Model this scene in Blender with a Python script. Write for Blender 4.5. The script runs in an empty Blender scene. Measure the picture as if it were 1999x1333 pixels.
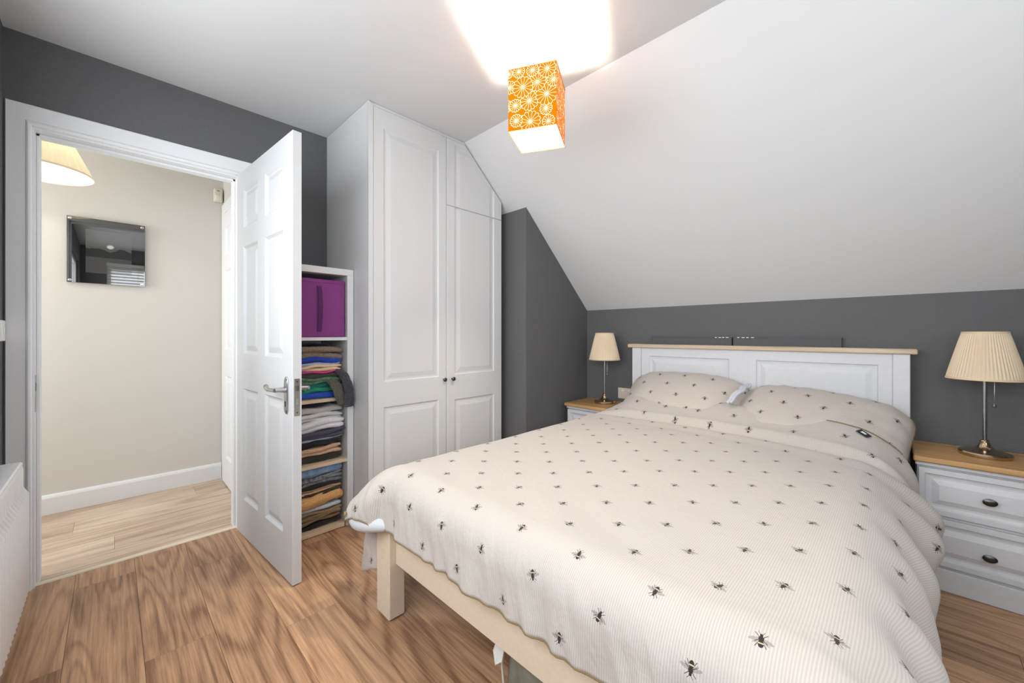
import bpy, bmesh, math, random
from math import pi, sin, cos, sqrt, radians, atan2, hypot
from mathutils import Vector, Matrix, Euler, noise

random.seed(7)
scene = bpy.context.scene
COL = scene.collection

# ------------------------------------------------------------------ camera, world, light, exposure
F_PX, Y0, CAM_H, YAW = 766.48, 652.59, 1.098, 44.474
cam_data = bpy.data.cameras.new('camera')
cam = bpy.data.objects.new('camera', cam_data)
COL.objects.link(cam)
cam.location = (0, 0, CAM_H)
cam.rotation_euler = (radians(90), 0, radians(YAW))
cam_data.sensor_fit = 'HORIZONTAL'
cam_data.sensor_width = 36
cam_data.lens = 36 * F_PX / 1999
cam_data.shift_y = -(666.5 - Y0) / 1999
cam_data.clip_start = 0.02
scene.camera = cam

world = bpy.data.worlds.new('world')
scene.world = world
world.use_nodes = True
bg = world.node_tree.nodes['Background']
bg.inputs[0].default_value = (0.88, 0.94, 1.0, 1)
bg.inputs[1].default_value = 0.5

WINDOW_W = 20          # daylight entering through the window in the right-hand wall
BULB = 1150             # pendant bulb emission
HALL_BULB = 60
HALL_W = 34            # fill from an added, unseen window at the far end of the hall
FRONT_W = 62           # fill through an assumed, unseen window over the radiator
def area(name, loc, rot, sx, sy, watts, col):
    l = bpy.data.lights.new(name, 'AREA')
    l.shape = 'RECTANGLE'; l.size = sx; l.size_y = sy; l.energy = watts; l.color = col
    o = bpy.data.objects.new(name, l); COL.objects.link(o)
    o.location = loc; o.rotation_euler = rot
    return o
w1 = area('window_daylight', (1.13, 0.66, 1.50), (0, radians(90), 0), 1.16, 1.36, WINDOW_W, (0.91, 0.955, 1.0)); w1.data.spread = radians(180)

w2 = area('front_fill_daylight', (-0.66, -0.43, 1.50), (radians(90), 0, 0), 2.76, 1.16, FRONT_W, (0.91, 0.955, 1.0))  # added fill lamp outside the assumed front window, flattens the room light
area('hall_fill_daylight', (-3.24, -1.74, 1.45), (radians(90), 0, 0), 0.66, 1.20, HALL_W, (0.95, 0.975, 1.0))  # added fill lamp at the hall end, evens out the hall wall
scene.cycles.use_adaptive_sampling = True
scene.cycles.adaptive_threshold = 0.025
scene.cycles.max_bounces = 7
scene.cycles.diffuse_bounces = 4

vs = scene.view_settings
vs.view_transform = 'Standard'; vs.look = 'None'; vs.gamma = 1; vs.use_curve_mapping = False
vs.exposure = 0.12

# ------------------------------------------------------------------ dimensions of the room
XD = -2.664            # wall with the door
YF = -0.319            # wall with the radiator
YB = 2.843             # wall behind the bed
XR = 1.00              # wall with the window
ZC = 2.384             # flat ceiling
YS = 1.656             # where the slope starts
ZK = 1.301             # where the slope meets the back wall
SL = (ZC - ZK) / (YB - YS)
XH = -3.706            # far wall of the hall
WT = 0.11              # wall thickness
def slope_z(y): return ZC - SL * (y - YS)

# ------------------------------------------------------------------ helpers
def lin(c):
    def f(v):
        v /= 255.0
        return v / 12.92 if v <= 0.04045 else ((v + 0.055) / 1.055) ** 2.4
    return (f(c[0]), f(c[1]), f(c[2]), 1.0)

class NT:
    """small helper that writes node maths as expressions"""
    def __init__(self, mat):
        self.t = mat.node_tree
        self.n = self.t.nodes
    def node(self, typ, **kw):
        x = self.n.new(typ)
        for k, v in kw.items(): setattr(x, k, v)
        return x
    def link(self, a, b): self.t.links.new(a, b)
    def m(self, op, a, b=None, c=None, clamp=False):
        x = self.n.new('ShaderNodeMath'); x.operation = op; x.use_clamp = clamp
        for i, v in enumerate((a, b, c)):
            if v is None: continue
            if isinstance(v, X): self.t.links.new(v.s, x.inputs[i])
            else: x.inputs[i].default_value = v
        return X(self, x.outputs[0])
class X:
    def __init__(self, nt, s): self.nt = nt; self.s = s
    def __add__(self, o): return self.nt.m('ADD', self, o)
    __radd__ = __add__
    def __sub__(self, o): return self.nt.m('SUBTRACT', self, o)
    def __rsub__(self, o): return self.nt.m('SUBTRACT', o, self)
    def __mul__(self, o): return self.nt.m('MULTIPLY', self, o)
    __rmul__ = __mul__
    def __truediv__(self, o): return self.nt.m('DIVIDE', self, o)
    def lt(self, o): return self.nt.m('LESS_THAN', self, o)
    def gt(self, o): return self.nt.m('GREATER_THAN', self, o)
    def f(self, op, b=None, c=None): return self.nt.m(op, self, b, c)
    def max(self, o): return self.nt.m('MAXIMUM', self, o)
    def min(self, o): return self.nt.m('MINIMUM', self, o)
    def step(self, a, b):
        return self.nt.m('MULTIPLY_ADD', self, 1.0 / (b - a), -a / (b - a), True)

MATS = {}
def material(name, col, rough=0.5, metal=0.0, noise_amt=0.0, noise_scale=30, bump=0.0, bump_scale=200, spec=0.5,
             coat=0.0, sheen=0.0, col2=None):
    if name in MATS: return MATS[name]
    m = bpy.data.materials.new(name); m.use_nodes = True
    nt = NT(m); p = m.node_tree.nodes['Principled BSDF']
    c = lin(col)
    p.inputs['Base Color'].default_value = c
    p.inputs['Roughness'].default_value = rough
    p.inputs['Metallic'].default_value = metal
    p.inputs['Specular IOR Level'].default_value = spec
    p.inputs['Coat Weight'].default_value = coat
    p.inputs['Sheen Weight'].default_value = sheen
    tc = nt.node('ShaderNodeTexCoord')
    if noise_amt or col2:
        nz = nt.node('ShaderNodeTexNoise'); nz.inputs['Scale'].default_value = noise_scale; nz.inputs['Detail'].default_value = 4
        nt.link(tc.outputs['Object'], nz.inputs['Vector'])
        r = nt.node('ShaderNodeValToRGB')
        r.color_ramp.elements[0].position = 0.3; r.color_ramp.elements[1].position = 0.7
        if col2: a, b = lin(col2), c
        else:
            a = tuple(v * (1 - noise_amt) for v in c[:3]) + (1,); b = tuple(min(1, v * (1 + noise_amt)) for v in c[:3]) + (1,)
        r.color_ramp.elements[0].color = a; r.color_ramp.elements[1].color = b
        nt.link(nz.outputs['Fac'], r.inputs[0]); nt.link(r.outputs[0], p.inputs['Base Color'])
    if bump:
        nb = nt.node('ShaderNodeTexNoise'); nb.inputs['Scale'].default_value = bump_scale; nb.inputs['Detail'].default_value = 3
        nt.link(tc.outputs['Object'], nb.inputs['Vector'])
        b = nt.node('ShaderNodeBump'); b.inputs['Strength'].default_value = bump; b.inputs['Distance'].default_value = 0.002
        nt.link(nb.outputs['Fac'], b.inputs['Height']); nt.link(b.outputs[0], p.inputs['Normal'])
    MATS[name] = m
    return m

def wood(name, c_dark, c_light, rough=0.45, axis='X', ring=9.0, fine=1.0, per_object=True, spec=0.4):
    """grain running along one axis, with cathedral figure, shifted from piece to piece"""
    m = bpy.data.materials.new(name); m.use_nodes = True
    nt = NT(m); p = m.node_tree.nodes['Principled BSDF']
    tc = nt.node('ShaderNodeTexCoord')
    vec = tc.outputs['Object']
    if per_object:
        oi = nt.node('ShaderNodeObjectInfo')
        mul = nt.node('ShaderNodeVectorMath', operation='MULTIPLY_ADD')
        cmb = nt.node('ShaderNodeCombineXYZ')
        r1 = X(nt, oi.outputs['Random'])
        nt.link((r1 * 37.0).s, cmb.inputs[0]); nt.link((r1 * 91.0).s, cmb.inputs[1]); nt.link((r1 * 13.0).s, cmb.inputs[2])
        nt.link(vec, mul.inputs[0]); mul.inputs[1].default_value = (1, 1, 1); nt.link(cmb.outputs[0], mul.inputs[2])
        vec = mul.outputs[0]
    mp = nt.node('ShaderNodeMapping')
    s = {'X': (0.9, 9.0, 9.0), 'Y': (9.0, 0.9, 9.0), 'Z': (9.0, 9.0, 0.9)}[axis]
    mp.inputs['Scale'].default_value = tuple(v * fine for v in s)
    nt.link(vec, mp.inputs[0])
    n1 = nt.node('ShaderNodeTexNoise'); n1.inputs['Scale'].default_value = 0.55; n1.inputs['Detail'].default_value = 2.2; n1.inputs['Distortion'].default_value = 0.6
    nt.link(mp.outputs[0], n1.inputs['Vector'])
    rings = 1.0 - ((X(nt, n1.outputs['Fac']) * ring * 6.2832).f('SINE') * 0.5 + 0.5).f('POWER', 2.5)
    mp2 = nt.node('ShaderNodeMapping')
    s2 = {'X': (4, 120, 120), 'Y': (120, 4, 120), 'Z': (120, 120, 4)}[axis]
    mp2.inputs['Scale'].default_value = s2
    nt.link(vec, mp2.inputs[0])
    n2 = nt.node('ShaderNodeTexNoise'); n2.inputs['Scale'].default_value = 1.0; n2.inputs['Detail'].default_value = 5; n2.inputs['Roughness'].default_value = 0.7
    nt.link(mp2.outputs[0], n2.inputs['Vector'])
    n3 = nt.node('ShaderNodeTexNoise'); n3.inputs['Scale'].default_value = 2.2; n3.inputs['Detail'].default_value = 3
    nt.link(vec, n3.inputs['Vector'])
    g = rings * 0.15 + X(nt, n2.outputs['Fac']) * 0.70 + X(nt, n3.outputs['Fac']) * 0.42 - 0.16
    if per_object: g = g + (r1 - 0.5) * 0.16
    ramp = nt.node('ShaderNodeValToRGB')
    e = ramp.color_ramp.elements
    e[0].position = 0.28; e[0].color = lin(c_dark); e[1].position = 0.72; e[1].color = lin(c_light)
    nt.link(g.s, ramp.inputs[0]); nt.link(ramp.outputs[0], p.inputs['Base Color'])
    p.inputs['Roughness'].default_value = rough; p.inputs['Specular IOR Level'].default_value = spec
    b = nt.node('ShaderNodeBump'); b.inputs['Strength'].default_value = 0.12; b.inputs['Distance'].default_value = 0.001
    nt.link(n2.outputs['Fac'], b.inputs['Height']); nt.link(b.outputs[0], p.inputs['Normal'])
    MATS[name] = m
    return m

def set_props(o, label=None, cat=None, group=None, kind=None):
    if label: o['label'] = label
    if cat: o['category'] = cat
    if group: o['group'] = group
    if kind: o['kind'] = kind
    return o
def empty(name, loc, rz=0, label=None, cat=None, group=None, kind=None):
    o = bpy.data.objects.new(name, None); COL.objects.link(o)
    o.location = loc; o.rotation_euler = (0, 0, rz); o.empty_display_size = 0.1
    return set_props(o, label, cat, group, kind)
def link_bm(name, bm, mat, parent=None, smooth=False, local=False, origin=None):
    """bmesh in world coordinates -> object (vertices stored relative to the parent's place)"""
    bmesh.ops.recalc_face_normals(bm, faces=bm.faces)
    off = Vector((0, 0, 0))
    if not local:
        if parent is not None:
            q = parent
            while q is not None: off += Vector(q.location); q = q.parent
    org = Vector(origin) - off if origin is not None else Vector((0, 0, 0))
    if off.length or org.length: bmesh.ops.translate(bm, verts=bm.verts, vec=-(off + org))
    me = bpy.data.meshes.new(name); bm.to_mesh(me); bm.free()
    if mat: me.materials.append(mat)
    if smooth:
        for p in me.polygons: p.use_smooth = True
    o = bpy.data.objects.new(name, me); COL.objects.link(o)
    o.location = org
    if parent is not None: o.parent = parent
    return o
def auto_smooth(o, ang=35):
    me = o.data
    for p in me.polygons: p.use_smooth = True
    try: me.set_sharp_from_angle(angle=radians(ang))
    except Exception: pass
    return o
def add_box(bm, x0, x1, y0, y1, z0, z1, bev=0.0, seg=1):
    vs_ = [bm.verts.new((x, y, z)) for x in (x0, x1) for y in (y0, y1) for z in (z0, z1)]
    fs = [bm.faces.new([vs_[i] for i in f]) for f in ((0, 1, 3, 2), (4, 6, 7, 5), (0, 4, 5, 1), (2, 3, 7, 6), (0, 2, 6, 4), (1, 5, 7, 3))]
    if bev:
        es = list({e for f in fs for e in f.edges})
        bmesh.ops.bevel(bm, geom=es, offset=bev, segments=seg, affect='EDGES', profile=0.5)
def box(name, x0, x1, y0, y1, z0, z1, mat, parent=None, bev=0.0, seg=1, local=False):
    bm = bmesh.new(); add_box(bm, min(x0, x1), max(x0, x1), min(y0, y1), max(y0, y1), min(z0, z1), max(z0, z1), bev, seg)
    return link_bm(name, bm, mat, parent, local=local)
def add_tube(bm, pts, r, n=8, cap=True):
    pts = [Vector(p) for p in pts]
    rr = r if isinstance(r, (list, tuple)) else [r] * len(pts)
    rings = []; up = None
    for i, p in enumerate(pts):
        t = (pts[min(i + 1, len(pts) - 1)] - pts[max(i - 1, 0)]).normalized()
        if up is None:
            up = Vector((0, 0, 1)) if abs(t.z) < 0.9 else Vector((1, 0, 0))
        a = t.cross(up).normalized(); b = a.cross(t).normalized(); up = b
        rings.append([bm.verts.new(p + (a * cos(2 * pi * k / n) + b * sin(2 * pi * k / n)) * rr[i]) for k in range(n)])
    for i in range(len(rings) - 1):
        for k in range(n):
            bm.faces.new((rings[i][k], rings[i][(k + 1) % n], rings[i + 1][(k + 1) % n], rings[i + 1][k]))
    if cap:
        bm.faces.new(rings[0]); bm.faces.new(rings[-1])
def tube(name, pts, r, mat, parent=None, n=8, local=False):
    bm = bmesh.new(); add_tube(bm, pts, r, n)
    return auto_smooth(link_bm(name, bm, mat, parent, local=local), 50)
def add_lathe(bm, prof, c=(0, 0, 0), n=32, axis='Z', closed=False):
    c = Vector(c); rings = []
    for r, h in prof:
        ring = []
        for k in range(n):
            a = 2 * pi * k / n
            v = (r * cos(a), r * sin(a), h)
            if axis == 'X': v = (h, r * cos(a), r * sin(a))
            if axis == 'Y': v = (r * cos(a), h, r * sin(a))
            ring.append(bm.verts.new(c + Vector(v)))
        rings.append(ring)
    for i in range(len(rings) - 1):
        for k in range(n): bm.faces.new((rings[i][k], rings[i][(k + 1) % n], rings[i + 1][(k + 1) % n], rings[i + 1][k]))
    if not closed:
        bm.faces.new(rings[0]); bm.faces.new(rings[-1])
def lathe(name, prof, c, mat, parent=None, n=32, axis='Z', local=False, ang=35, open_=False):
    bm = bmesh.new(); add_lathe(bm, prof, c, n, axis, open_)
    return auto_smooth(link_bm(name, bm, mat, parent, local=local), ang)

def inset_poly(poly, d):
    """poly: ccw list of (a,b); d: inset distance per edge"""
    n = len(poly); out = []
    for i in range(n):
        p0, p1, p2 = Vector(poly[i - 1]), Vector(poly[i]), Vector(poly[(i + 1) % n])
        e1 = (p1 - p0).normalized(); e2 = (p2 - p1).normalized()
        n1 = Vector((-e1.y, e1.x)); n2 = Vector((-e2.y, e2.x))
        d1 = d[i - 1]; d2 = d[i]
        a = p1 + n1 * d1; b = p1 + n2 * d2
        cr = e1.x * e2.y - e1.y * e2.x
        if abs(cr) < 1e-6: out.append(tuple(a)); continue
        t = ((b - a).x * e2.y - (b - a).y * e2.x) / cr
        out.append(tuple(a + e1 * t))
    return out
PROF_DOOR = ((0.010, -0.011), (0.018, -0.013), (0.046, -0.004), (0.05, -0.0035))
PROF_WARD = ((0.005, -0.005), (0.010, -0.006), (0.018, -0.006), (0.045, -0.001))
def add_panelled(bm, outer, panels, thick, place, prof, back=None):
    """slab outlined by `outer` (ccw 2-D) with moulded panels sunk in the front face.
    place(a, b, d) -> 3-D, d is depth along the outward normal; panels: list of (poly, open_edges)"""
    def loop(poly, d): return [bm.verts.new(place(a, b, d)) for a, b in poly]
    def sides(sign, d0, out):
        lo = loop(out, d0)
        edges = [bm.edges.new((lo[i], lo[(i + 1) % len(lo)])) for i in range(len(lo))]
        for poly, opened in panels:
            cur = loop(poly, d0)
            edges += [bm.edges.new((cur[i], cur[(i + 1) % len(cur)])) for i in range(len(cur))]
            for ins, dep in prof:
                dd = [0.0 if i in opened else ins for i in range(len(poly))]
                nx = loop(inset_poly(poly, dd), d0 + sign * dep)
                for i in range(len(cur)):
                    bm.faces.new((cur[i], cur[(i + 1) % len(cur)], nx[(i + 1) % len(cur)], nx[i]))
                cur = nx
            bm.faces.new(cur)
        bmesh.ops.triangle_fill(bm, use_beauty=True, use_dissolve=False, edges=edges)
        return lo
    e = 0.002
    inn = inset_poly(outer, [e] * len(outer))
    f0 = sides(1, 0.0, inn)
    f1 = loop(outer, -e)
    f2 = loop(outer, -thick)
    n = len(outer)
    for i in range(n): bm.faces.new((f0[i], f0[(i + 1) % n], f1[(i + 1) % n], f1[i]))
    for i in range(n): bm.faces.new((f1[i], f1[(i + 1) % n], f2[(i + 1) % n], f2[i]))
    if back: 
        f3 = sides(-1, -thick, outer)
    else: bm.faces.new(f2)
def rect(a0, a1, b0, b1): return [(a0, b0), (a1, b0), (a1, b1), (a0, b1)]

def copy_tree(o, parent=None):
    c = o.copy(); COL.objects.link(c)
    if parent is not None: c.parent = parent
    for ch in list(o.children): copy_tree(ch, c)
    return c

# ------------------------------------------------------------------ materials
M_GREY = material('grey_wall_paint', (98, 98, 99), 0.75, noise_amt=0.05, noise_scale=120, bump=0.25, bump_scale=260, spec=0.35)
M_CEIL = material('white_ceiling_paint', (213, 213, 213), 0.85, bump=0.08, bump_scale=180, spec=0.3)
M_WHITE = material('white_gloss_paint', (230, 231, 232), 0.5, bump=0.03, bump_scale=60)
M_DOOR = material('white_door_paint', (203, 204, 205), 0.5, bump=0.03, bump_scale=60)
M_WARD = material('white_wardrobe_foil', (208, 209, 210), 0.42)
M_WSIDE = material('grey_white_side_panel', (216, 216, 216), 0.5)
M_HALL = material('beige_hall_paint', (214, 210, 203), 0.8, bump=0.06, bump_scale=180, spec=0.3)
M_FLOOR = wood('bedroom_laminate', (128, 92, 66), (214, 171, 133), 0.42, 'X', ring=11.0)
M_HFLOOR = wood('hall_laminate', (164, 138, 116), (226, 204, 182), 0.45, 'Y', ring=6.0)
M_DARK = material('dark_joint', (38, 28, 22), 0.8)
M_OAK = wood('oak_top', (158, 118, 76), (206, 164, 112), 0.45, 'X', ring=6, fine=1.4)
M_OAKPALE = wood('pale_oak_cap', (176, 154, 130), (214, 194, 168), 0.5, 'X', ring=6, fine=1.2)
M_GREYWOOD = material('pale_grey_painted_wood', (212, 213, 216), 0.5, noise_amt=0.02, noise_scale=40, bump=0.05, bump_scale=160)
M_CREAMWOOD = material('cream_painted_rail', (222, 205, 184), 0.6, noise_amt=0.03, noise_scale=60, bump=0.05, bump_scale=160)
M_CHROME = material('brushed_chrome', (190, 190, 192), 0.22, 1.0)
M_NICKEL = material('satin_nickel', (170, 168, 164), 0.3, 1.0)
M_BRASSY = material('polished_warm_nickel', (196, 178, 150), 0.14, 1.0)
M_PEWTER = material('dark_pewter', (92, 90, 88), 0.35, 1.0)
M_BLACK = material('black_hole', (12, 12, 12), 0.7)
M_PLASTIC = material('white_plastic', (232, 231, 226), 0.35)
M_RAD = material('radiator_enamel', (230, 231, 232), 0.3)
M_SHEET = material('lavender_grey_sheet', (196, 196, 206), 0.9, noise_amt=0.03, noise_scale=300)
M_INNER = material('white_duvet_inner', (204, 208, 212), 0.85, bump=0.1, bump_scale=60)
M_PIPING = material('olive_brown_piping', (128, 106, 66), 0.8)
M_STRIP = material('cream_threshold', (226, 214, 192), 0.45)
M_EDGEWOOD = material('pale_birch_edge', (218, 196, 168), 0.6)
M_SHELF = material('white_shelf_foil', (226, 226, 226), 0.45)

# ------------------------------------------------------------------ the setting: floor, walls, ceiling
floor = empty('floor', (0, 0, 0), kind='structure')
box('floor_base', XD - 0.02, XR, YF, YB, -0.06, -0.009, M_DARK, floor)
def planks(parent, along, lo, hi, start, w, length, across_lo, across_hi, mat, seed, gap=0.0004):
    rnd = random.Random(seed)
    k = math.floor((across_lo - start) / w)
    y = start + k * w
    pick = 0
    while y < across_hi - 1e-4:
        y0, y1 = max(y, across_lo), min(y + w, across_hi)
        off = (pick * 0.437) % 1.0
        pick += 1
        x = lo - off * length
        while x < hi:
            x0, x1 = max(x, lo), min(x + length, hi)
            if x1 - x0 > 0.03 and y1 - y0 > 0.01:
                bm = bmesh.new()
                if along == 'X': add_box(bm, x0 + gap, x1 - gap, y0 + gap, y1 - gap, -0.008, 0.0, 0.0005)
                else: add_box(bm, y0 + gap, y1 - gap, x0 + gap, x1 - gap, -0.008, 0.0, 0.0005)
                link_bm('plank', bm, mat, parent)
            x += length
        y += w
planks(floor, 'X', XD - 0.02, XR, -0.115, 0.191, 1.285, YF, YB, M_FLOOR, 3)

hall_floor = empty('floor_hall', (0, 0, 0), kind='structure')
box('floor_base', XH, XD - 0.025, -1.6, 0.60, -0.06, -0.009, M_DARK, hall_floor)
planks(hall_floor, 'Y', -1.6, 0.60, -3.62, 0.191, 1.285, XH, XD - 0.045, M_HFLOOR, 5)
# threshold strip in the doorway
t1 = empty('trim_1', (XD - 0.032, 0, 0), kind='structure')
bm = bmesh.new()
prof = [(-0.016, -0.008), (-0.016, 0.001), (-0.009, 0.0045), (0.009, 0.0045), (0.016, 0.001), (0.016, -0.008)]
vv = [[bm.verts.new((XD - 0.032 + a, y, b)) for a, b in prof] for y in (-0.235, 0.495)]
for i in range(6): bm.faces.new((vv[0][i], vv[0][(i + 1) % 6], vv[1][(i + 1) % 6], vv[1][i]))
bm.faces.new(vv[0]); bm.faces.new(vv[1])
link_bm('threshold_strip', bm, M_STRIP, t1)

def prism(name, poly, place, d0, d1, mat, parent=None):
    bm = bmesh.new()
    a = [bm.verts.new(place(u, v, d0)) for u, v in poly]; b = [bm.verts.new(place(u, v, d1)) for u, v in poly]
    n = len(poly)
    bm.faces.new(a); bm.faces.new(b)
    for i in range(n): bm.faces.new((a[i], a[(i + 1) % n], b[(i + 1) % n], b[i]))
    return link_bm(name, bm, mat, parent)
PX = lambda u, v, d: (d, u, v)      # profile in y,z extruded along x
PY = lambda u, v, d: (u, d, v)      # profile in x,z extruded along y

DY0, DY1, DZ = -0.235, 0.495, 1.985        # door opening (inside the lining)
LIN = 0.028                                # lining thickness
# wall with the doorway (one concave outline)
wl = prism('wall_left', [(YF - 0.1, 0), (DY0 - LIN, 0), (DY0 - LIN, DZ + LIN), (DY1 + LIN, DZ + LIN), (DY1 + LIN, 0), (YB + 0.1, 0), (YB + 0.1, ZC + 0.1), (YF - 0.1, ZC + 0.1)],
           PX, XD - WT, XD, M_GREY)
wl['kind'] = 'structure'
wb = box('wall_back', XD - WT, XR + 0.1, YB, YB + 0.1, -0.06, ZK + 0.3, M_GREY); wb['kind'] = 'structure'
FX0, FX1, FZ0, FZ1 = -2.09, 0.77, 0.90, 2.12
bm = bmesh.new()
for a in ((XD, XR + 0.1, -0.06, FZ0), (XD, XR + 0.1, FZ1, ZC + 0.1), (XD, FX0, FZ0, FZ1), (FX1, XR + 0.1, FZ0, FZ1)):
    add_box(bm, a[0], a[1], YF - 0.1, YF, a[2], a[3])
wf = link_bm('wall_front', bm, M_GREY); wf['kind'] = 'structure'
# wall with the window: four boxes around the opening in one mesh
WY0, WY1, WZ0, WZ1 = -0.06, 1.38, 0.90, 2.12
bm = bmesh.new()
for a in ((YF, YB, -0.06, WZ0), (YF, YB, WZ1, ZC + 0.1), (YF, WY0, WZ0, WZ1), (WY1, YB, WZ0, WZ1)):
    add_box(bm, XR, XR + 0.1, *a)
wr = link_bm('wall_right', bm, M_GREY); wr['kind'] = 'structure'
ce = box('ceiling', XD - WT, XR + 0.1, YF - 0.1, YS, ZC, ZC + 0.1, M_CEIL); ce['kind'] = 'structure'
cs = prism('ceiling_slope', [(YS, ZC), (YS, ZC + 0.12), (YB + 0.1, ZK + 0.12 - SL * 0.1), (YB + 0.1, ZK - SL * 0.1), (YB, ZK)],
           PX, XD - WT, XR + 0.1, M_CEIL); cs['kind'] = 'structure'
# boxed-in corner between wardrobe and back wall
XC, YC = -1.892, 2.071
bxw = prism('wall_alcove', [(YC, 0), (YB, 0), (YB, ZK), (YC, slope_z(YC))], PX, XD, XC, M_GREY); bxw['kind'] = 'structure'
bb = box('baseboard_back', XC, XR, YB - 0.016, YB, 0, 0.10, M_WHITE, None, 0.003); bb['kind'] = 'structure'

# hall shell
wh = box('wall_hall', XH - 0.1, XH, -1.7, 0.70, -0.06, 2.5, M_HALL); wh['kind'] = 'structure'
whe = box('wall_hall_end', XH, XD - WT, 0.600, 0.70, -0.06, 2.5, M_HALL); whe['kind'] = 'structure'
bm = bmesh.new()
for a in ((XH, XD - WT, -0.06, 0.82), (XH, XD - WT, 2.08, 2.5), (XH, -3.60, 0.82, 2.08), (-2.88, XD - WT, 0.82, 2.08)):
    add_box(bm, a[0], a[1], -1.7, -1.6, a[2], a[3])
whs = link_bm('wall_hall_start', bm, M_HALL); whs['kind'] = 'structure'
hc = box('ceiling_hall', XH, XD - WT, -1.6, 0.60, ZC, ZC + 0.1, M_CEIL); hc['kind'] = 'structure'
whb = prism('wall_hall_near', [(-1.6, 0), (DY0 - LIN, 0), (DY0 - LIN, DZ + LIN), (DY1 + LIN, DZ + LIN), (DY1 + LIN, 0), (0.60, 0), (0.60, ZC), (-1.6, ZC)],
            PX, XD - WT - 0.004, XD - WT - 0.0005, M_HALL); whb['kind'] = 'structure'
def skirting(name, p0, p1, inward, h=0.118, t=0.016, mat=M_WHITE):
    bm = bmesh.new()
    pr = [(0, 0), (t, 0), (t, h - 0.02), (t * 0.75, h - 0.008), (t * 0.4, h), (0, h)]
    d = Vector(inward)
    a = [bm.verts.new(Vector(p0) + d * u + Vector((0, 0, v))) for u, v in pr]
    b = [bm.verts.new(Vector(p1) + d * u + Vector((0, 0, v))) for u, v in pr]
    for i in range(6): bm.faces.new((a[i], a[(i + 1) % 6], b[(i + 1) % 6], b[i]))
    bm.faces.new(a); bm.faces.new(b)
    o = link_bm(name, bm, mat); o['kind'] = 'structure'
    return o
skirting('baseboard_hall', (XH, -1.6, 0), (XH, 0.586, 0), (1, 0, 0))

# ------------------------------------------------------------------ door frame (lining, stops, architrave)
fr = empty('trim_2', (XD, DY0, 0), kind='structure')
lx0, lx1 = XD - WT - 0.004, XD + 0.002
box('lining', lx0, lx1, DY0 - LIN, DY0, 0, DZ + LIN, M_WHITE, fr)
box('lining', lx0, lx1, DY1, DY1 + LIN, 0, DZ + LIN, M_WHITE, fr)
box('lining', lx0, lx1, DY0, DY1, DZ, DZ + LIN, M_WHITE, fr)
box('stop', lx0 + 0.02, XD - 0.045, DY0, DY0 + 0.012, 0, DZ, M_WHITE, fr, 0.002)
box('stop', lx0 + 0.02, XD - 0.045, DY1 - 0.012, DY1, 0, DZ, M_WHITE, fr, 0.002)
box('stop', lx0 + 0.02, XD - 0.045, DY0, DY1, DZ - 0.012, DZ, M_WHITE, fr, 0.002)
# architrave: moulded section swept round the opening, mitred
arch = [(0.008, 0), (0.008, 0.010), (0.012, 0.016), (0.020, 0.018), (0.026, 0.016), (0.030, 0.011), (0.095, 0.011), (0.098, 0.008), (0.098, 0)]
def architrave(name, ya, yb, zt, place, parent, right_clip=None, left_w=1.0):
    bm = bmesh.new()
    path = []
    for (u, d) in arch:
        path.append([place(ya - u * left_w, 0, d), place(ya - u * left_w, zt + u, d), place(yb + u, zt + u, d), place(yb + u, 0, d)])
    V = [[bm.verts.new(p) for p in row] for row in path]
    n = len(arch)
    for i in range(n):
        for j in range(3):
            bm.faces.new((V[i][j], V[(i + 1) % n][j], V[(i + 1) % n][j + 1], V[i][j + 1]))
    bm.faces.new([V[i][0] for i in range(n)]); bm.faces.new([V[i][3] for i in range(n)])
    return link_bm(name, bm, M_WHITE, parent)
architrave('architrave', DY0, DY1, DZ, lambda u, z, d: (XD + d, u, z), fr, left_w=0.80)
box('strike_plate', XD - 0.040, XD - 0.012, DY0, DY0 + 0.0015, 0.76, 0.92, M_CHROME, fr)
box('strike_hole', XD - 0.034, XD - 0.020, DY0 + 0.0012, DY0 + 0.0018, 0.85, 0.885, M_BLACK, fr)

# ------------------------------------------------------------------ the open six-panel door
DW, DH, DT = 0.762, 1.981, 0.038
ang = atan2(0.058, 0.76)
hx, hy = -1.874 - DW * cos(ang), 0.548 - DW * sin(ang)
door = empty('door_1', (hx, hy, 0.006), ang, 'white six-panel door standing open beside the shelves', None, None, 'structure')
bm = bmesh.new()
st = 0.105; mid = 0.10
ax0, ax1 = st, DW / 2 - mid / 2; bx0, bx1 = DW / 2 + mid / 2, DW - st
pan = []
for (a0, a1) in ((ax0, ax1), (bx0, bx1)):
    for (z0, z1) in ((0.20, 0.80), (0.985, 1.565), (1.67, 1.875)):
        pan.append((rect(a0, a1, z0, z1), ()))
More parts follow.
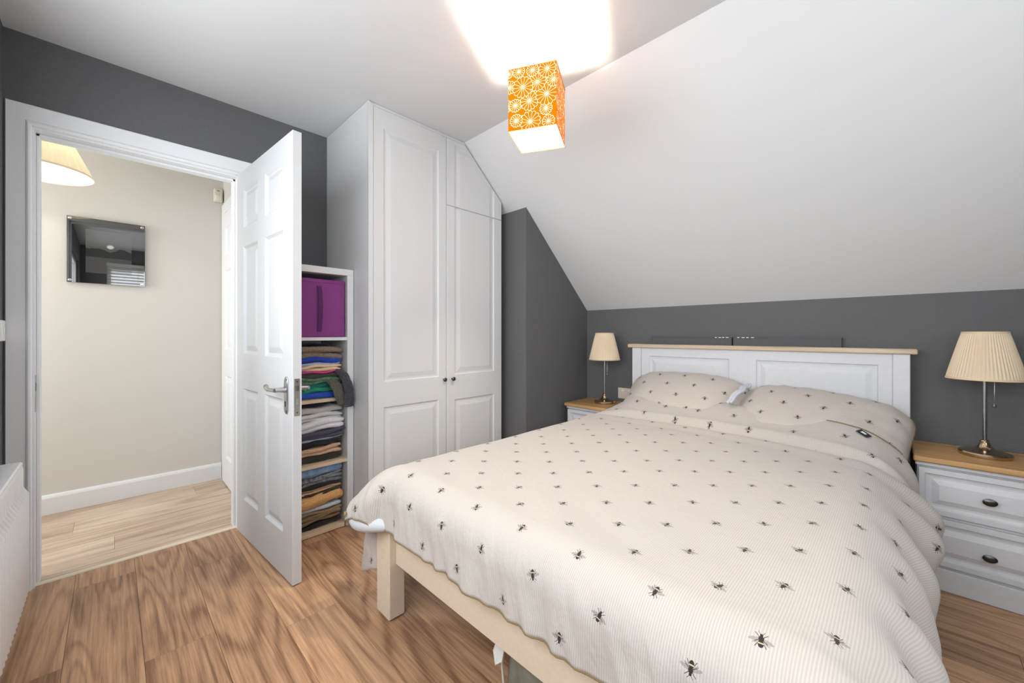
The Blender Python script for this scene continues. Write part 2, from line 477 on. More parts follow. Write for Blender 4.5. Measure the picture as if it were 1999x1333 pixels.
# front faces -Y (towards the doorway side), so mirrored on the back
add_panelled(bm, rect(0, DW, 0, DH), pan, DT, lambda a, b, d: (a, -d, b), PROF_DOOR, back=True)
link_bm('leaf', bm, M_DOOR, door, local=True)
def door_handle(sgn, y):
    # long back plate with shaped ends, screws, keyhole and a curled lever
    bm = bmesh.new()
    xc, zc, hw, hh = DW - 0.058, 0.822, 0.020, 0.083
    out = []
    for k in range(40):
        a = 2 * pi * k / 40
        cx_, sz = cos(a), sin(a)
        px = hw * (abs(cx_) ** 0.35) * (1 if cx_ > 0 else -1)
        pz = hh * (abs(sz) ** 0.75) * (1 if sz > 0 else -1)
        if abs(pz) > hh * 0.86: px *= 0.72
        out.append((px, pz))
    l0 = [bm.verts.new((xc + a, y, zc + b)) for a, b in out]
    l1 = [bm.verts.new((xc + a, y + sgn * 0.004, zc + b)) for a, b in out]
    l2 = [bm.verts.new((xc + a * 0.8, y + sgn * 0.0075, zc + b * 0.94)) for a, b in out]
    for A, B in ((l0, l1), (l1, l2)):
        for i in range(40): bm.faces.new((A[i], A[(i + 1) % 40], B[(i + 1) % 40], B[i]))
    bm.faces.new(l0); bm.faces.new(l2)
    h = link_bm('handle', bm, M_CHROME, door, local=True); auto_smooth(h, 40)
    zl = zc + 0.026
    bm = bmesh.new()
    add_tube(bm, [(xc, y + sgn * 0.006, zl), (xc, y + sgn * 0.03, zl), (xc, y + sgn * 0.05, zl)], [0.013, 0.011, 0.010], 14)
    pts = [(xc + 0.004, y + sgn * 0.05, zl), (xc - 0.02, y + sgn * 0.053, zl), (xc - 0.045, y + sgn * 0.054, zl - 0.001), (xc - 0.062, y + sgn * 0.055, zl - 0.001),
           (xc - 0.078, y + sgn * 0.055, zl + 0.003), (xc - 0.095, y + sgn * 0.053, zl + 0.010), (xc - 0.108, y + sgn * 0.049, zl + 0.009), (xc - 0.116, y + sgn * 0.044, zl + 0.003)]
    add_tube(bm, pts, [0.009, 0.009, 0.0085, 0.0095, 0.010, 0.0105, 0.008, 0.004], 12)
    auto_smooth(link_bm('lever', bm, M_CHROME, h, local=True), 50)
    bm = bmesh.new(); add_box(bm, xc - 0.003, xc + 0.003, y + sgn * 0.007, y + sgn * 0.0085, zc - 0.05, zc - 0.032)
    add_lathe(bm, [(0.005, y + sgn * 0.007), (0.005, y + sgn * 0.0086)], (xc, 0, zc - 0.031), 12, 'Y')
    link_bm('keyhole', bm, M_BLACK, h, local=True)
    for zz in (zc + 0.066, zc - 0.066):
        bm = bmesh.new(); add_lathe(bm, [(0.004, y + sgn * 0.006), (0.004, y + sgn * 0.0085)], (xc, 0, zz), 10, 'Y')
        link_bm('screw', bm, M_NICKEL, h, local=True)
door_handle(-1, 0.0); door_handle(1, DT)
lp = box('latch_plate', DW - 0.0005, DW + 0.0015, DT / 2 - 0.0115, DT / 2 + 0.0115, 0.735, 0.898, M_NICKEL, door, local=True)
bm = bmesh.new()
w_ = [(DW + 0.0015, DT / 2 - 0.008), (DW + 0.012, DT / 2 - 0.008), (DW + 0.003, DT / 2 + 0.008), (DW + 0.0015, DT / 2 + 0.008)]
a = [bm.verts.new((x, y, 0.845)) for x, y in w_]; b = [bm.verts.new((x, y, 0.868)) for x, y in w_]
bm.faces.new(a); bm.faces.new(b)
for i in range(4): bm.faces.new((a[i], a[(i + 1) % 4], b[(i + 1) % 4], b[i]))
link_bm('latch_bolt', bm, M_CHROME, lp, local=True)
box('dead_bolt', DW + 0.001, DW + 0.0025, DT / 2 - 0.0045, DT / 2 + 0.0045, 0.785, 0.81, M_CHROME, lp, local=True)
for zz in (0.75, 0.885):
    bm = bmesh.new(); add_lathe(bm, [(0.0035, DW + 0.001), (0.0035, DW + 0.0024)], (0, DT / 2, zz), 10, 'X')
    link_bm('screw', bm, M_PEWTER, lp, local=True)
for zz in (0.23, 1.0, 1.76):
    bm = bmesh.new(); add_lathe(bm, [(0.007, zz), (0.007, zz + 0.09)], (-0.004, DT + 0.004, 0), 12)
    add_box(bm, 0.0, 0.03, DT, DT + 0.0015, zz, zz + 0.09)
    link_bm('hinge', bm, M_CHROME, door, local=True)

# hall door frame on the end wall, and that closed door
f3 = empty('trim_3', (XH + 0.10, 0.60, 0), kind='structure')
HX0, HX1 = XH + 0.105, XH + 0.105 + 0.70
bm = bmesh.new()
def hp(u, z, d): return (u, 0.60 - d, z)
V = []
for (u, d) in arch:
    V.append([bm.verts.new(hp(HX0 - u, 0, d)), bm.verts.new(hp(HX0 - u, 1.985 + u, d)), bm.verts.new(hp(HX1 + u, 1.985 + u, d)), bm.verts.new(hp(HX1 + u, 0, d))])
for i in range(len(arch)):
    for j in range(3): bm.faces.new((V[i][j], V[(i + 1) % len(arch)][j], V[(i + 1) % len(arch)][j + 1], V[i][j + 1]))
bm.faces.new([r[0] for r in V]); bm.faces.new([r[3] for r in V])
link_bm('architrave', bm, M_WHITE, f3)
d2 = empty('door_2', (HX0, 0.60, 0), 0, None, None, None, 'structure')
bm = bmesh.new()
pan = []
w2 = HX1 - HX0 - 0.004
for (a0, a1) in ((0.1, w2 / 2 - 0.05), (w2 / 2 + 0.05, w2 - 0.1)):
    for (z0, z1) in ((0.20, 0.80), (0.985, 1.565), (1.67, 1.875)): pan.append((rect(a0, a1, z0, z1), ()))
add_panelled(bm, rect(0, w2, 0.008, 1.983), pan, 0.02, lambda a, b, d: (HX0 + 0.002 + a, 0.599 - 0.003 + d * 0 - d if False else 0.578 - d, b), PROF_DOOR)
link_bm('leaf', bm, M_WHITE, d2)

# ------------------------------------------------------------------ windows: one mirrored in the hall picture's gloss, two unseen ones added for fill
win = empty('window_1', (XR, WY0, WZ0), 0, None, None, None, 'structure')
def wf_bar(y0, y1, z0, z1, n='window_frame'): box(n, XR + 0.03, XR + 0.085, y0, y1, z0, z1, M_PLASTIC, win, 0.004)
wf_bar(WY0, WY1, WZ0, WZ0 + 0.05); wf_bar(WY0, WY1, WZ1 - 0.05, WZ1)
for yy in (WY0, 0.40, 0.88, WY1 - 0.05): wf_bar(yy, yy + 0.05, WZ0 + 0.05, WZ1 - 0.05)
M_PANE = bpy.data.materials.new('clear_glass'); M_PANE.use_nodes = True
nt = NT(M_PANE); M_PANE.node_tree.nodes.remove(M_PANE.node_tree.nodes['Principled BSDF'])
tr = nt.node('ShaderNodeBsdfTransparent'); gl = nt.node('ShaderNodeBsdfGlossy'); gl.inputs['Roughness'].default_value = 0.02
mx = nt.node('ShaderNodeMixShader'); mx.inputs[0].default_value = 0.06
nt.link(tr.outputs[0], mx.inputs[1]); nt.link(gl.outputs[0], mx.inputs[2]); nt.link(mx.outputs[0], M_PANE.node_tree.nodes['Material Output'].inputs[0])
for y0, y1 in ((WY0 + 0.05, 0.40), (0.45, 0.88), (0.93, WY1 - 0.05)):
    box('pane', XR + 0.055, XR + 0.060, y0, y1, WZ0 + 0.05, WZ1 - 0.05, M_PANE, win)
box('window_sill', XR - 0.04, XR + 0.03, WY0 - 0.02, WY1 + 0.02, WZ0 - 0.025, WZ0, M_WHITE, win, 0.004)
win2 = empty('window_2_added', (FX0, YF, FZ0), 0, None, None, None, 'structure')  # unseen window, assumed above the radiator and widened for its fill light
for x0, x1, z0, z1 in ((FX0, FX1, FZ0, FZ0 + 0.05), (FX0, FX1, FZ1 - 0.05, FZ1), (FX0, FX0 + 0.05, FZ0 + 0.05, FZ1 - 0.05), (-1.225, -1.175, FZ0 + 0.05, FZ1 - 0.05), (-0.275, -0.225, FZ0 + 0.05, FZ1 - 0.05), (FX1 - 0.05, FX1, FZ0 + 0.05, FZ1 - 0.05)):
    box('window_frame', x0, x1, YF - 0.085, YF - 0.03, z0, z1, M_PLASTIC, win2, 0.004)
for x0, x1 in ((FX0 + 0.05, -1.225), (-1.175, -0.275), (-0.225, FX1 - 0.05)):
    box('pane', x0, x1, YF - 0.060, YF - 0.055, FZ0 + 0.05, FZ1 - 0.05, M_PANE, win2)
box('window_sill', FX0 - 0.02, FX1 + 0.02, YF - 0.03, YF + 0.04, FZ0 - 0.025, FZ0, M_WHITE, win2, 0.004)
win3 = empty('window_3_added', (-3.24, -1.6, 0.82), 0, None, None, None, 'structure')  # unseen hall window, added to let the hall fill light in
for x0, x1, z0, z1 in ((-3.60, -2.88, 0.82, 0.87), (-3.60, -2.88, 2.03, 2.08), (-3.60, -3.55, 0.87, 2.03), (-2.93, -2.88, 0.87, 2.03)):
    box('window_frame', x0, x1, -1.685, -1.63, z0, z1, M_PLASTIC, win3, 0.004)
box('pane', -3.55, -2.93, -1.660, -1.655, 0.87, 2.03, M_PANE, win3)
bl = empty('venetian_blind', (XR - 0.03, 0.14, WZ1), 0, 'white venetian blind hanging at the window, mirrored in the hall picture', 'blind')
box('head_rail', XR - 0.055, XR - 0.005, -0.06, 0.35, WZ1 - 0.01, WZ1 + 0.035, M_PLASTIC, bl, 0.003)
bm = bmesh.new()
n = 8
pr = [(-0.024 + 0.048 * i / n, 0.005 * (1 - ((i - n / 2) / (n / 2)) ** 2)) for i in range(n + 1)]
ca, sa = cos(radians(28)), sin(radians(28))
A = [bm.verts.new((a * ca - b * sa, -0.20, a * sa + b * ca)) for a, b in pr]; B = [bm.verts.new((a * ca - b * sa, 0.20, a * sa + b * ca)) for a, b in pr]
for i in range(n): bm.faces.new((A[i], A[i + 1], B[i + 1], B[i]))
me = bpy.data.meshes.new('slat'); bm.to_mesh(me); bm.free(); me.materials.append(M_PLASTIC)
for i in range(26):
    o = bpy.data.objects.new('slat', me); COL.objects.link(o); o.parent = bl; o.location = (0, 0.005, -0.03 - i * 0.044)
for yy in (0.0, 0.28): tube('cord', [(XR - 0.03, yy, WZ1), (XR - 0.03, yy, WZ1 - 1.17)], 0.0012, M_PLASTIC, bl, 6)

# ------------------------------------------------------------------ radiator under the left wall
rd = empty('radiator', (-1.45, YF + 0.06, 0.16), 0, 'white ribbed panel radiator low on the wall left of the doorway', 'radiator')
RX0, RX1, RZ0, RZ1, RY = -2.165, -0.95, 0.16, 0.655, -0.205
bm = bmesh.new()
cols = []
x = RX0 + 0.02; pitch = 0.0333
xs = [RX0, RX0 + 0.012]
nfl = int((RX1 - RX0 - 0.04) / pitch)
zprof = [(RZ0, -0.012), (RZ0 + 0.012, 0.0), (RZ0 + 0.035, 0.0), (RZ0 + 0.055, 1.0), (RZ1 - 0.10, 1.0), (RZ1 - 0.075, 0.0), (RZ1 - 0.02, 0.0), (RZ1 - 0.006, -0.004), (RZ1, -0.012)]
xsec = [(RX0, -0.012), (RX0 + 0.006, -0.004), (RX0 + 0.014, 0.0)]
for i in range(nfl):
    b0 = RX0 + 0.02 + i * pitch
    for t, d in ((0.0, 0), (0.12, 0.001), (0.26, 0.010), (0.38, 0.0135), (0.5, 0.0145), (0.62, 0.0135), (0.74, 0.010), (0.88, 0.001)):
        xsec.append((b0 + t * pitch, d))
xsec += [(RX1 - 0.014, 0), (RX1 - 0.006, -0.004), (RX1, -0.012)]
G = []
for z, k in zprof:
    row = []
    for x_, d in xsec:
        dd = d * k if (d > 0 and k > 0) else (min(d, 0) + (k if k < 0 else 0))
        row.append(bm.verts.new((x_, RY - 0.009 + dd, z)))
    G.append(row)
for i in range(len(G) - 1):
    for j in range(len(xsec) - 1): bm.faces.new((G[i][j], G[i][j + 1], G[i + 1][j + 1], G[i + 1][j]))
o = link_bm('front_panel', bm, M_RAD, rd, smooth=True)
box('top_grille', RX0, RX1, YF + 0.025, RY - 0.012, RZ1 - 0.012, RZ1 + 0.002, M_RAD, rd, 0.004)
box('side_panel', RX0, RX0 + 0.003, YF + 0.025, RY - 0.020, RZ0 + 0.01, RZ1 - 0.014, M_RAD, rd, 0.001)
box('side_panel', RX1 - 0.003, RX1, YF + 0.025, RY - 0.020, RZ0 + 0.01, RZ1 - 0.014, M_RAD, rd, 0.001)
box('back_panel', RX0 + 0.005, RX1 - 0.005, YF + 0.02, YF + 0.03, RZ0, RZ1 - 0.02, M_RAD, rd)
for xx in (RX0 + 0.25, RX1 - 0.25): box('bracket', xx - 0.02, xx + 0.02, YF, YF + 0.022, RZ0 + 0.05, RZ1 - 0.06, M_RAD, rd)
tube('pipe', [(RX0 + 0.03, -0.262, RZ0 + 0.02), (RX0 + 0.03, -0.262, -0.002)], 0.0075, M_RAD, rd, 10)

# light switch on the wall by the corner
sw = empty('light_switch', (-2.60, YF, 1.07), 0, 'white light switch on the dark wall at the left picture edge', 'light switch')
box('plate', -2.643, -2.557, YF, YF + 0.009, 1.07, 1.156, M_PLASTIC, sw, 0.003)
box('rocker', -2.606, -2.594, YF + 0.008, YF + 0.013, 1.10, 1.126, M_PLASTIC, sw, 0.002)

# ------------------------------------------------------------------ wardrobe built in under the slope
WX, WYL, WYR = -2.068, 0.984, 2.000
wd = empty('wardrobe', ((XD + WX) / 2, 1.5, 0), 0, 'tall white built-in wardrobe with panelled doors, cut to the sloping ceiling', 'wardrobe')
E0 = 0.0015
wtop = ZC - 0.002
def wpoly(y0, y1, z0, pad=0.002):
    """outline in y,z under the ceiling and slope, ccw"""
    top = ZC - pad
    ys = YS - pad * 1.5
    p = [(y0, z0), (y1, z0)]
    if y1 <= ys: p += [(y1, top), (y0, top)]
    else:
        p += [(y1, slope_z(y1) - pad * 1.4), (ys, top)]
        if y0 < ys: p += [(y0, top)]
        else: p[-1] = (y0, slope_z(y0) - pad * 1.4)
    return p
prism('side_panel', [(XD + E0, 0.0), (WX - 0.0185, 0.0), (WX - 0.0185, wtop), (XD + E0, wtop)], PY, WYL, WYL + 0.018, M_WSIDE, wd)
prism('side_panel', [(XD + E0, 0.0), (WX - 0.03, 0.0), (WX - 0.03, slope_z(WYR) - 0.004), (XD + E0, slope_z(WYR) - 0.004)], PY, WYR - 0.018, WYR, M_WSIDE, wd)
prism('carcass', wpoly(WYL + 0.02, WYR - 0.02, 0.0, 0.006), PX, WX - 0.50, WX - 0.026, M_WARD, wd)
prism('scribe_strip', [(WYL - 0.001, 0.0), (1.009, 0.0), (1.009, wtop - 0.016), (WYL - 0.001, wtop)], PX, WX - 0.018, WX + 0.003, M_WARD, wd)
prism('cornice', [(1.009, wtop - 0.016), (1.66, wtop - 0.016), (1.655, wtop), (WYL + 0.002, wtop)], PX, WX - 0.02, WX - 0.004, M_WARD, wd)
box('plinth', WX - 0.06, WX - 0.03, WYL + 0.02, WYR - 0.02, 0.0, 0.08, M_WARD, wd)
plc = lambda a, b, d: (WX + d, a, b)
def wdoor(outer, panels):
    bm = bmesh.new(); add_panelled(bm, outer, panels, 0.019, plc, PROF_WARD)
    return link_bm('door', bm, M_WARD, wd)
yl0, yl1, yr0, yr1, zb = 1.0115, 1.504, 1.507, 1.997, 0.085
da = wdoor(rect(yl0, yl1, zb, wtop - 0.018), [(rect(yl0 + 0.062, yl1 - 0.058, zb + 0.09, 0.686), ()), (rect(yl0 + 0.062, yl1 - 0.058, 0.83, 2.262), ())])
zsp = 1.932
db = wdoor(rect(yr0, yr1, zb, zsp - 0.0012), [(rect(yr0 + 0.064, yr1 - 0.075, zb + 0.09, 0.672), ()), (rect(yr0 + 0.064, yr1 - 0.075, 0.835, zsp - 0.006), (2,))])
up = [(yr0, zsp + 0.0012), (yr1, zsp + 0.0012), (yr1, slope_z(yr1) - 0.010), (YS - 0.008, wtop - 0.018 + 0.010), (yr0, wtop - 0.018)]
up = [(yr0, zsp + 0.0012), (yr1, zsp + 0.0012), (yr1, slope_z(yr1) - 0.012), (YS + 0.004, wtop - 0.018), (yr0, wtop - 0.018)]
upn = inset_poly(up, [0.004, 0.075, 0.008, 0.03, 0.064])
dc = wdoor(up, [(upn, (0, 2))])
for dd, yy in ((da, 1.482), (db, 1.549)):
    lathe('knob', [(0.006, WX), (0.006, WX + 0.012), (0.0085, WX + 0.014), (0.0125, WX + 0.018), (0.0128, WX + 0.023), (0.009, WX + 0.027), (0.003, WX + 0.028)], (0, yy, 0.810), M_PEWTER, dd, 20, 'X')

# ------------------------------------------------------------------ narrow open shelf unit behind the door
SX, SY0, SY1 = -2.250, 0.600, 0.981
su = empty('shelf_unit', ((XD + SX) / 2, (SY0 + SY1) / 2, 0), 0, 'narrow white open shelf unit full of clothes between door and wardrobe', 'shelf unit')
box('side', XD + 0.002, SX, SY1 - 0.036, SY1, 0.002, 1.434, M_SHELF, su, 0.0015)
box('side', XD + 0.002, SX, SY0, SY0 + 0.036, 0.002, 1.434, M_SHELF, su, 0.0015)
box('top', XD + 0.002, SX, SY0, SY1, 1.434, 1.470, M_SHELF, su, 0.0015)
box('back', XD + 0.002, XD + 0.008, SY0 + 0.036, SY1 - 0.036, 0.01, 1.434, M_SHELF, su)
SH = [0.022, 0.388, 0.742, 1.082]
for i, z in enumerate(SH):
    box('shelf', XD + 0.008, SX - 0.004, SY0 + 0.036, SY1 - 0.036, z - 0.018, z, M_SHELF if i == 3 else M_EDGEWOOD, su, 0.001)
IY0, IY1 = SY0 + 0.040, SY1 - 0.040

# purple fabric storage box with a handle
pb = empty('storage_box', (-2.45, 0.79, SH[3]), 0, 'purple fabric storage box with a strap handle on the top shelf', 'storage box')
M_PURPLE = material('purple_fabric', (132, 62, 128), 0.9, noise_amt=0.25, noise_scale=420, bump=0.5, bump_scale=500)
M_PURPLED = material('dark_purple_strap', (84, 38, 90), 0.9, noise_amt=0.2, noise_scale=420)
bm = bmesh.new(); add_box(bm, XD + 0.03, SX - 0.012, IY0 + 0.004, IY1 - 0.006, SH[3] + 0.001, SH[3] + 0.318, 0.006, 2)
link_bm('body', bm, M_PURPLE, pb)
bm = bmesh.new()
for (a0, a1, b0, b1) in ((IY0 + 0.004, IY1 - 0.006, SH[3] + 0.298, SH[3] + 0.320),):
    add_box(bm, XD + 0.028, SX - 0.0095, a0 - 0.001, a1 + 0.001, b0, b1, 0.004)
link_bm('hem', bm, M_PURPLE, pb)
bm = bmesh.new()
yh = 0.795
pts = [(SX - 0.011, yh, SH[3] + 0.03), (SX - 0.004, yh + 0.001, SH[3] + 0.06), (SX + 0.004, yh + 0.003, SH[3] + 0.16), (SX - 0.003, yh + 0.002, SH[3] + 0.25), (SX - 0.011, yh, SH[3] + 0.282)]
L = [[bm.verts.new((p[0] + dx, p[1] + dy, p[2])) for dx, dy in ((0, -0.011), (0, 0.011), (0.003, 0.011), (0.003, -0.011))] for p in pts]
for i in range(len(L) - 1):
    for k in range(4): bm.faces.new((L[i][k], L[i][(k + 1) % 4], L[i + 1][(k + 1) % 4], L[i + 1][k]))
bm.faces.new(L[0]); bm.faces.new(L[-1])
link_bm('handle', bm, M_PURPLED, pb)

# folded clothes, every one a thing of its own
def cloth_mat(name, col, col2=None, scale=160, amt=0.18):
    return material(name, col, 0.92, noise_amt=amt, noise_scale=scale, bump=0.35, bump_scale=scale * 1.6, sheen=0.2, col2=col2)
def garment(name, label, mat, z, h, front, y0, y1, layers=2, seed=0, tilt=0.0, wave=0.013, back=-2.62, sag=0.0):
    rnd = random.Random(seed)
    bm = bmesh.new()
    lh = h / layers
    nx, ny, ring = 8, 12, 10
    for l in range(layers):
        fx = front - rnd.uniform(0, 0.018) * (l != layers // 2)
        ya, yb = y0 + rnd.uniform(0, 0.008), y1 - rnd.uniform(0, 0.012)
        zc = z + lh * (l + 0.5)
        rows = []
        # closed section in x,z: rounded front fold, swept along y
        for j in range(ny + 1):
            v = j / ny
            yy = ya + (yb - ya) * v
            e = 1.0 - 0.45 * max(0, (v - 0.9) / 0.1) ** 2 - 0.45 * max(0, (0.1 - v) / 0.1) ** 2
            hh = lh * 0.54 * e
            dz = wave * noise.noise(Vector((seed * 3.1 + l, yy * 11, 0.3))) + tilt * (v - 0.5) - sag * (v - 0.5) ** 2
            dx = 0.012 * noise.noise(Vector((seed * 1.7 + l * 2.3, yy * 9, 1.7)))
            sec = []
            for k in range(ring + 1):
                a = -pi / 2 + pi * k / ring
                pinch = 1 + 0.28 * noise.noise(Vector((seed + k * 0.8, yy * 20, l)))
                sec.append((fx + dx - hh + hh * cos(a) * pinch, zc + dz + hh * sin(a) * pinch))
            sec = [(back, zc - hh + dz * 0.3)] + [(back + (fx - back) * 0.6, zc - hh + dz)] + sec + [(back + (fx - back) * 0.6, zc + hh + dz)] + [(back, zc + hh + dz * 0.3)]
            rows.append([bm.verts.new((a, yy, b)) for a, b in sec])
        n = len(rows[0])
        for j in range(ny):
            for k in range(n): bm.faces.new((rows[j][k], rows[j][(k + 1) % n], rows[j + 1][(k + 1) % n], rows[j + 1][k]))
        bm.faces.new(rows[0]); bm.faces.new(rows[-1])
    zmin = min(v.co.z for v in bm.verts)
    if zmin < z: bmesh.ops.translate(bm, verts=bm.verts, vec=(0, 0, (z - zmin) * 0.8))
    o = link_bm(name, bm, mat, None, smooth=True, origin=((front + back) / 2, (y0 + y1) / 2, z))
    set_props(o, label, 'clothing', 'folded clothes on the shelves')
    return o
def stack(z, items, top, seed):
    tot = sum(i[3] for i in items); k = (top - z) / tot
    for q, it in enumerate(items):
        nm, lab, mt, h, front, layers = it[:6]
        kw = it[6] if len(it) > 6 else {}
        y0, y1 = kw.pop('y0', IY0 + 0.002), kw.pop('y1', IY1 - 0.012)
        garment(nm, lab, mt, z, h * k, front, y0, y1, layers, seed + q, **kw)
        z += h * k
C = cloth_mat
stack(SH[0] + 0.0005, [
    ('folded_trousers', 'black trousers at the very bottom of the lowest stack', C('black_cloth', (30, 27, 25)), 0.035, -2.29, 1),
    ('folded_trousers', 'brown khaki trousers, second from the bottom of the lowest stack', C('khaki_brown', (134, 112, 80)), 0.044, -2.28, 2, {'tilt': 0.006}),
    ('folded_trousers', 'olive khaki trousers under the pale blue shirt', C('olive_khaki', (146, 126, 96)), 0.04, -2.275, 2),
    ('folded_shirt', 'pale blue folded shirt under the orange-tan trousers', C('pale_blue', (194, 208, 222)), 0.026, -2.275, 1),
    ('folded_trousers', 'orange-tan chino trousers in the lowest stack', C('orange_tan', (214, 166, 108)), 0.072, -2.262, 1, {'tilt': 0.018, 'y1': IY1 - 0.004}),
    ('folded_jumper', 'thin dark brown garment between the two tan ones', C('dark_brown', (58, 50, 42)), 0.018, -2.285, 1),
    ('folded_shirt', 'light tan folded shirt under the dark denim', C('light_tan', (208, 174, 140)), 0.030, -2.285, 2),
    ('folded_trousers', 'thin black trousers under the dark denim', C('black_cloth2', (28, 27, 30)), 0.020, -2.275, 1),
    ('folded_jeans', 'dark grey-blue jeans with pale seams under the blue jeans', C('dark_denim', (70, 76, 92), (150, 152, 156), 70), 0.058, -2.28, 3, {'tilt': 0.010}),
    ('folded_jeans', 'faded mid-blue jeans on top of the lowest stack', C('blue_denim', (84, 126, 176), (150, 176, 204), 24), 0.066, -2.272, 1, {'tilt': 0.012}),
], SH[1] - 0.022, 10)
stack(SH[1] + 0.0005, [
    ('folded_trousers', 'olive-black garment at the bottom of the third shelf stack', C('olive_black', (46, 44, 36)), 0.03, -2.29, 1),
    ('folded_shirt', 'tan and pink folded shirt near the bottom of the third shelf', C('tan_pink', (206, 168, 138)), 0.038, -2.285, 2, {'tilt': 0.008}),
    ('folded_jumper', 'black knitted jumper above the tan and pink shirt', C('black_knit', (26, 26, 32), None, 240), 0.036, -2.275, 2, {'tilt': 0.008}),
    ('folded_shirt', 'pale grey-blue thin shirt between the black and purple jumpers', C('grey_blue', (180, 186, 204)), 0.012, -2.285, 1, {'tilt': 0.006}),
    ('folded_jumper', 'dark purple-grey jumper under the white tops', C('purple_grey', (76, 70, 92)), 0.034, -2.262, 2, {'tilt': 0.012, 'y1': IY1 - 0.002}),
    ('folded_tee_shirt', 'lowest and whitest of the three pale folded tops', C('white_cloth', (226, 226, 230), None, 90, 0.04), 0.052, -2.262, 2, {'tilt': 0.010}),
    ('folded_tee_shirt', 'pale grey folded top in the middle of the three', C('light_grey_cloth', (212, 211, 210), None, 90, 0.04), 0.036, -2.264, 2),
    ('folded_tee_shirt', 'light grey top with a small black mark, uppermost of the three pale tops', C('grey_cloth', (190, 188, 185), None, 90, 0.05), 0.026, -2.275, 1),
    ('folded_jumper', 'dark navy garment at the top of the third shelf', C('dark_navy', (40, 38, 52)), 0.026, -2.315, 1, {'y1': 0.86}),
], SH[2] - 0.026, 40)
stack(SH[2] + 0.0005, [
    ('folded_shirt', 'royal blue shirt at the bottom of the second shelf stack', C('royal_blue', (38, 84, 196)), 0.030, -2.28, 1, {'y1': 0.905}),
    ('folded_shirt', 'bright green folded shirt above the royal blue one', C('bright_green', (24, 146, 108)), 0.020, -2.278, 1, {'y1': 0.91, 'tilt': 0.008}),
    ('folded_shirt', 'teal folded shirt above the bright green one', C('teal', (6, 112, 98)), 0.028, -2.285, 1, {'y1': 0.91}),
    ('folded_shirt', 'muted green patterned shirt in the second shelf stack', C('muted_green', (104, 150, 112), (60, 84, 76), 70), 0.034, -2.275, 2, {'y1': 0.93}),
    ('folded_jumper', 'charcoal jumper under the cream one', C('charcoal', (76, 74, 68)), 0.030, -2.283, 1),
    ('folded_shirt', 'thin bright pink garment peeking out under the cream jumper', C('bright_pink', (206, 52, 140)), 0.008, -2.272, 1, {'y1': 0.93}),
    ('folded_jumper', 'cream folded jumper in the second shelf stack', C('cream_cloth', (228, 200, 162), None, 90, 0.05), 0.034, -2.277, 2, {'y1': 0.925}),
    ('folded_shirt', 'thin lilac-blue shirt on top of the cream jumper', C('lilac_blue', (158, 176, 214)), 0.013, -2.283, 1, {'y1': 0.92}),
    ('folded_shirt', 'deep blue folded shirt under the knitted jumper', C('deep_blue', (26, 62, 176)), 0.024, -2.275, 1),
    ('folded_jumper', 'grey-brown chunky knitted jumper on top of the second shelf stack', C('brown_knit', (160, 140, 120), (92, 80, 70), 210), 0.058, -2.270, 2, {'sag': 0.05}),
    ('folded_scarf', 'black folded scarf lying on the knitted jumper', C('black_scarf', (16, 16, 16)), 0.018, -2.31, 1, {'y1': 0.88}),
], SH[3] - 0.046, 70)
# small mark on the light grey top
# rolled tan cloth and the sleeve that spills over the shelf edge
bm = bmesh.new()
add_tube(bm, [(-2.50, 0.70, SH[2] + 0.07), (-2.30, 0.715, SH[2] + 0.072), (-2.262, 0.725, SH[2] + 0.068)], [0.016, 0.018, 0.012], 12)
o = auto_smooth(link_bm('rolled_belt', bm, C('tan_cloth', (222, 184, 134)), None, origin=(-2.38, 0.71, SH[2] + 0.06)), 60)
set_props(o, 'small tan rolled cloth poking out beside the teal shirt', 'clothing', 'folded clothes on the shelves')
def sleeve(name, label, mat, path, widths, thick, seed):
    """flattened wrinkled tube that folds over the shelf edge and hangs"""
    bm = bmesh.new(); R_ = []; n = 24
    P = []
    for i in range(len(path) - 1):
        for q in range(4): P.append((Vector(path[i]).lerp(Vector(path[i + 1]), q / 4), widths[i] + (widths[i + 1] - widths[i]) * q / 4))
    P.append((Vector(path[-1]), widths[-1]))
    for i, (p, w) in enumerate(P):
        t = (P[min(i + 1, len(P) - 1)][0] - P[max(i - 1, 0)][0]).normalized()
        nrm = Vector((0, 1, 0)).cross(t).normalized()
        ring = []
        for k in range(n):
            a = 2 * pi * k / n
            rr = 1 + 0.75 * noise.noise(Vector((cos(a) * 2.2 + seed, sin(a) * 2.2, i * 0.30))) + 0.35 * noise.noise(Vector((cos(a) * 5 + seed, sin(a) * 5, i * 0.55)))
            ring.append(bm.verts.new(p + Vector((0, 1, 0)) * cos(a) * w * (1 + 0.12 * noise.noise(Vector((i * 0.4, seed, 2)))) + nrm * sin(a) * thick * rr))
        R_.append(ring)
    for i in range(len(R_) - 1):
        for k in range(n): bm.faces.new((R_[i][k], R_[i][(k + 1) % n], R_[i + 1][(k + 1) % n], R_[i + 1][k]))
    bm.faces.new(R_[0]); bm.faces.new(R_[-1])
    o = link_bm(name, bm, mat, None, smooth=True, origin=path[-1])
    set_props(o, label, 'clothing', 'folded clothes on the shelves')
sleeve('hanging_jumper', 'charcoal sleeve spilling over the second shelf edge, furthest right', C('charcoal_wool', (74, 73, 78), (46, 45, 56), 120),
       [(-2.36, 0.900, 0.900), (-2.290, 0.905, 0.895), (-2.236, 0.915, 0.872), (-2.212, 0.928, 0.830), (-2.206, 0.936, 0.775), (-2.210, 0.938, 0.715), (-2.214, 0.938, 0.692)],
       [0.022, 0.026, 0.026, 0.027, 0.028, 0.029, 0.027], 0.011, 3)
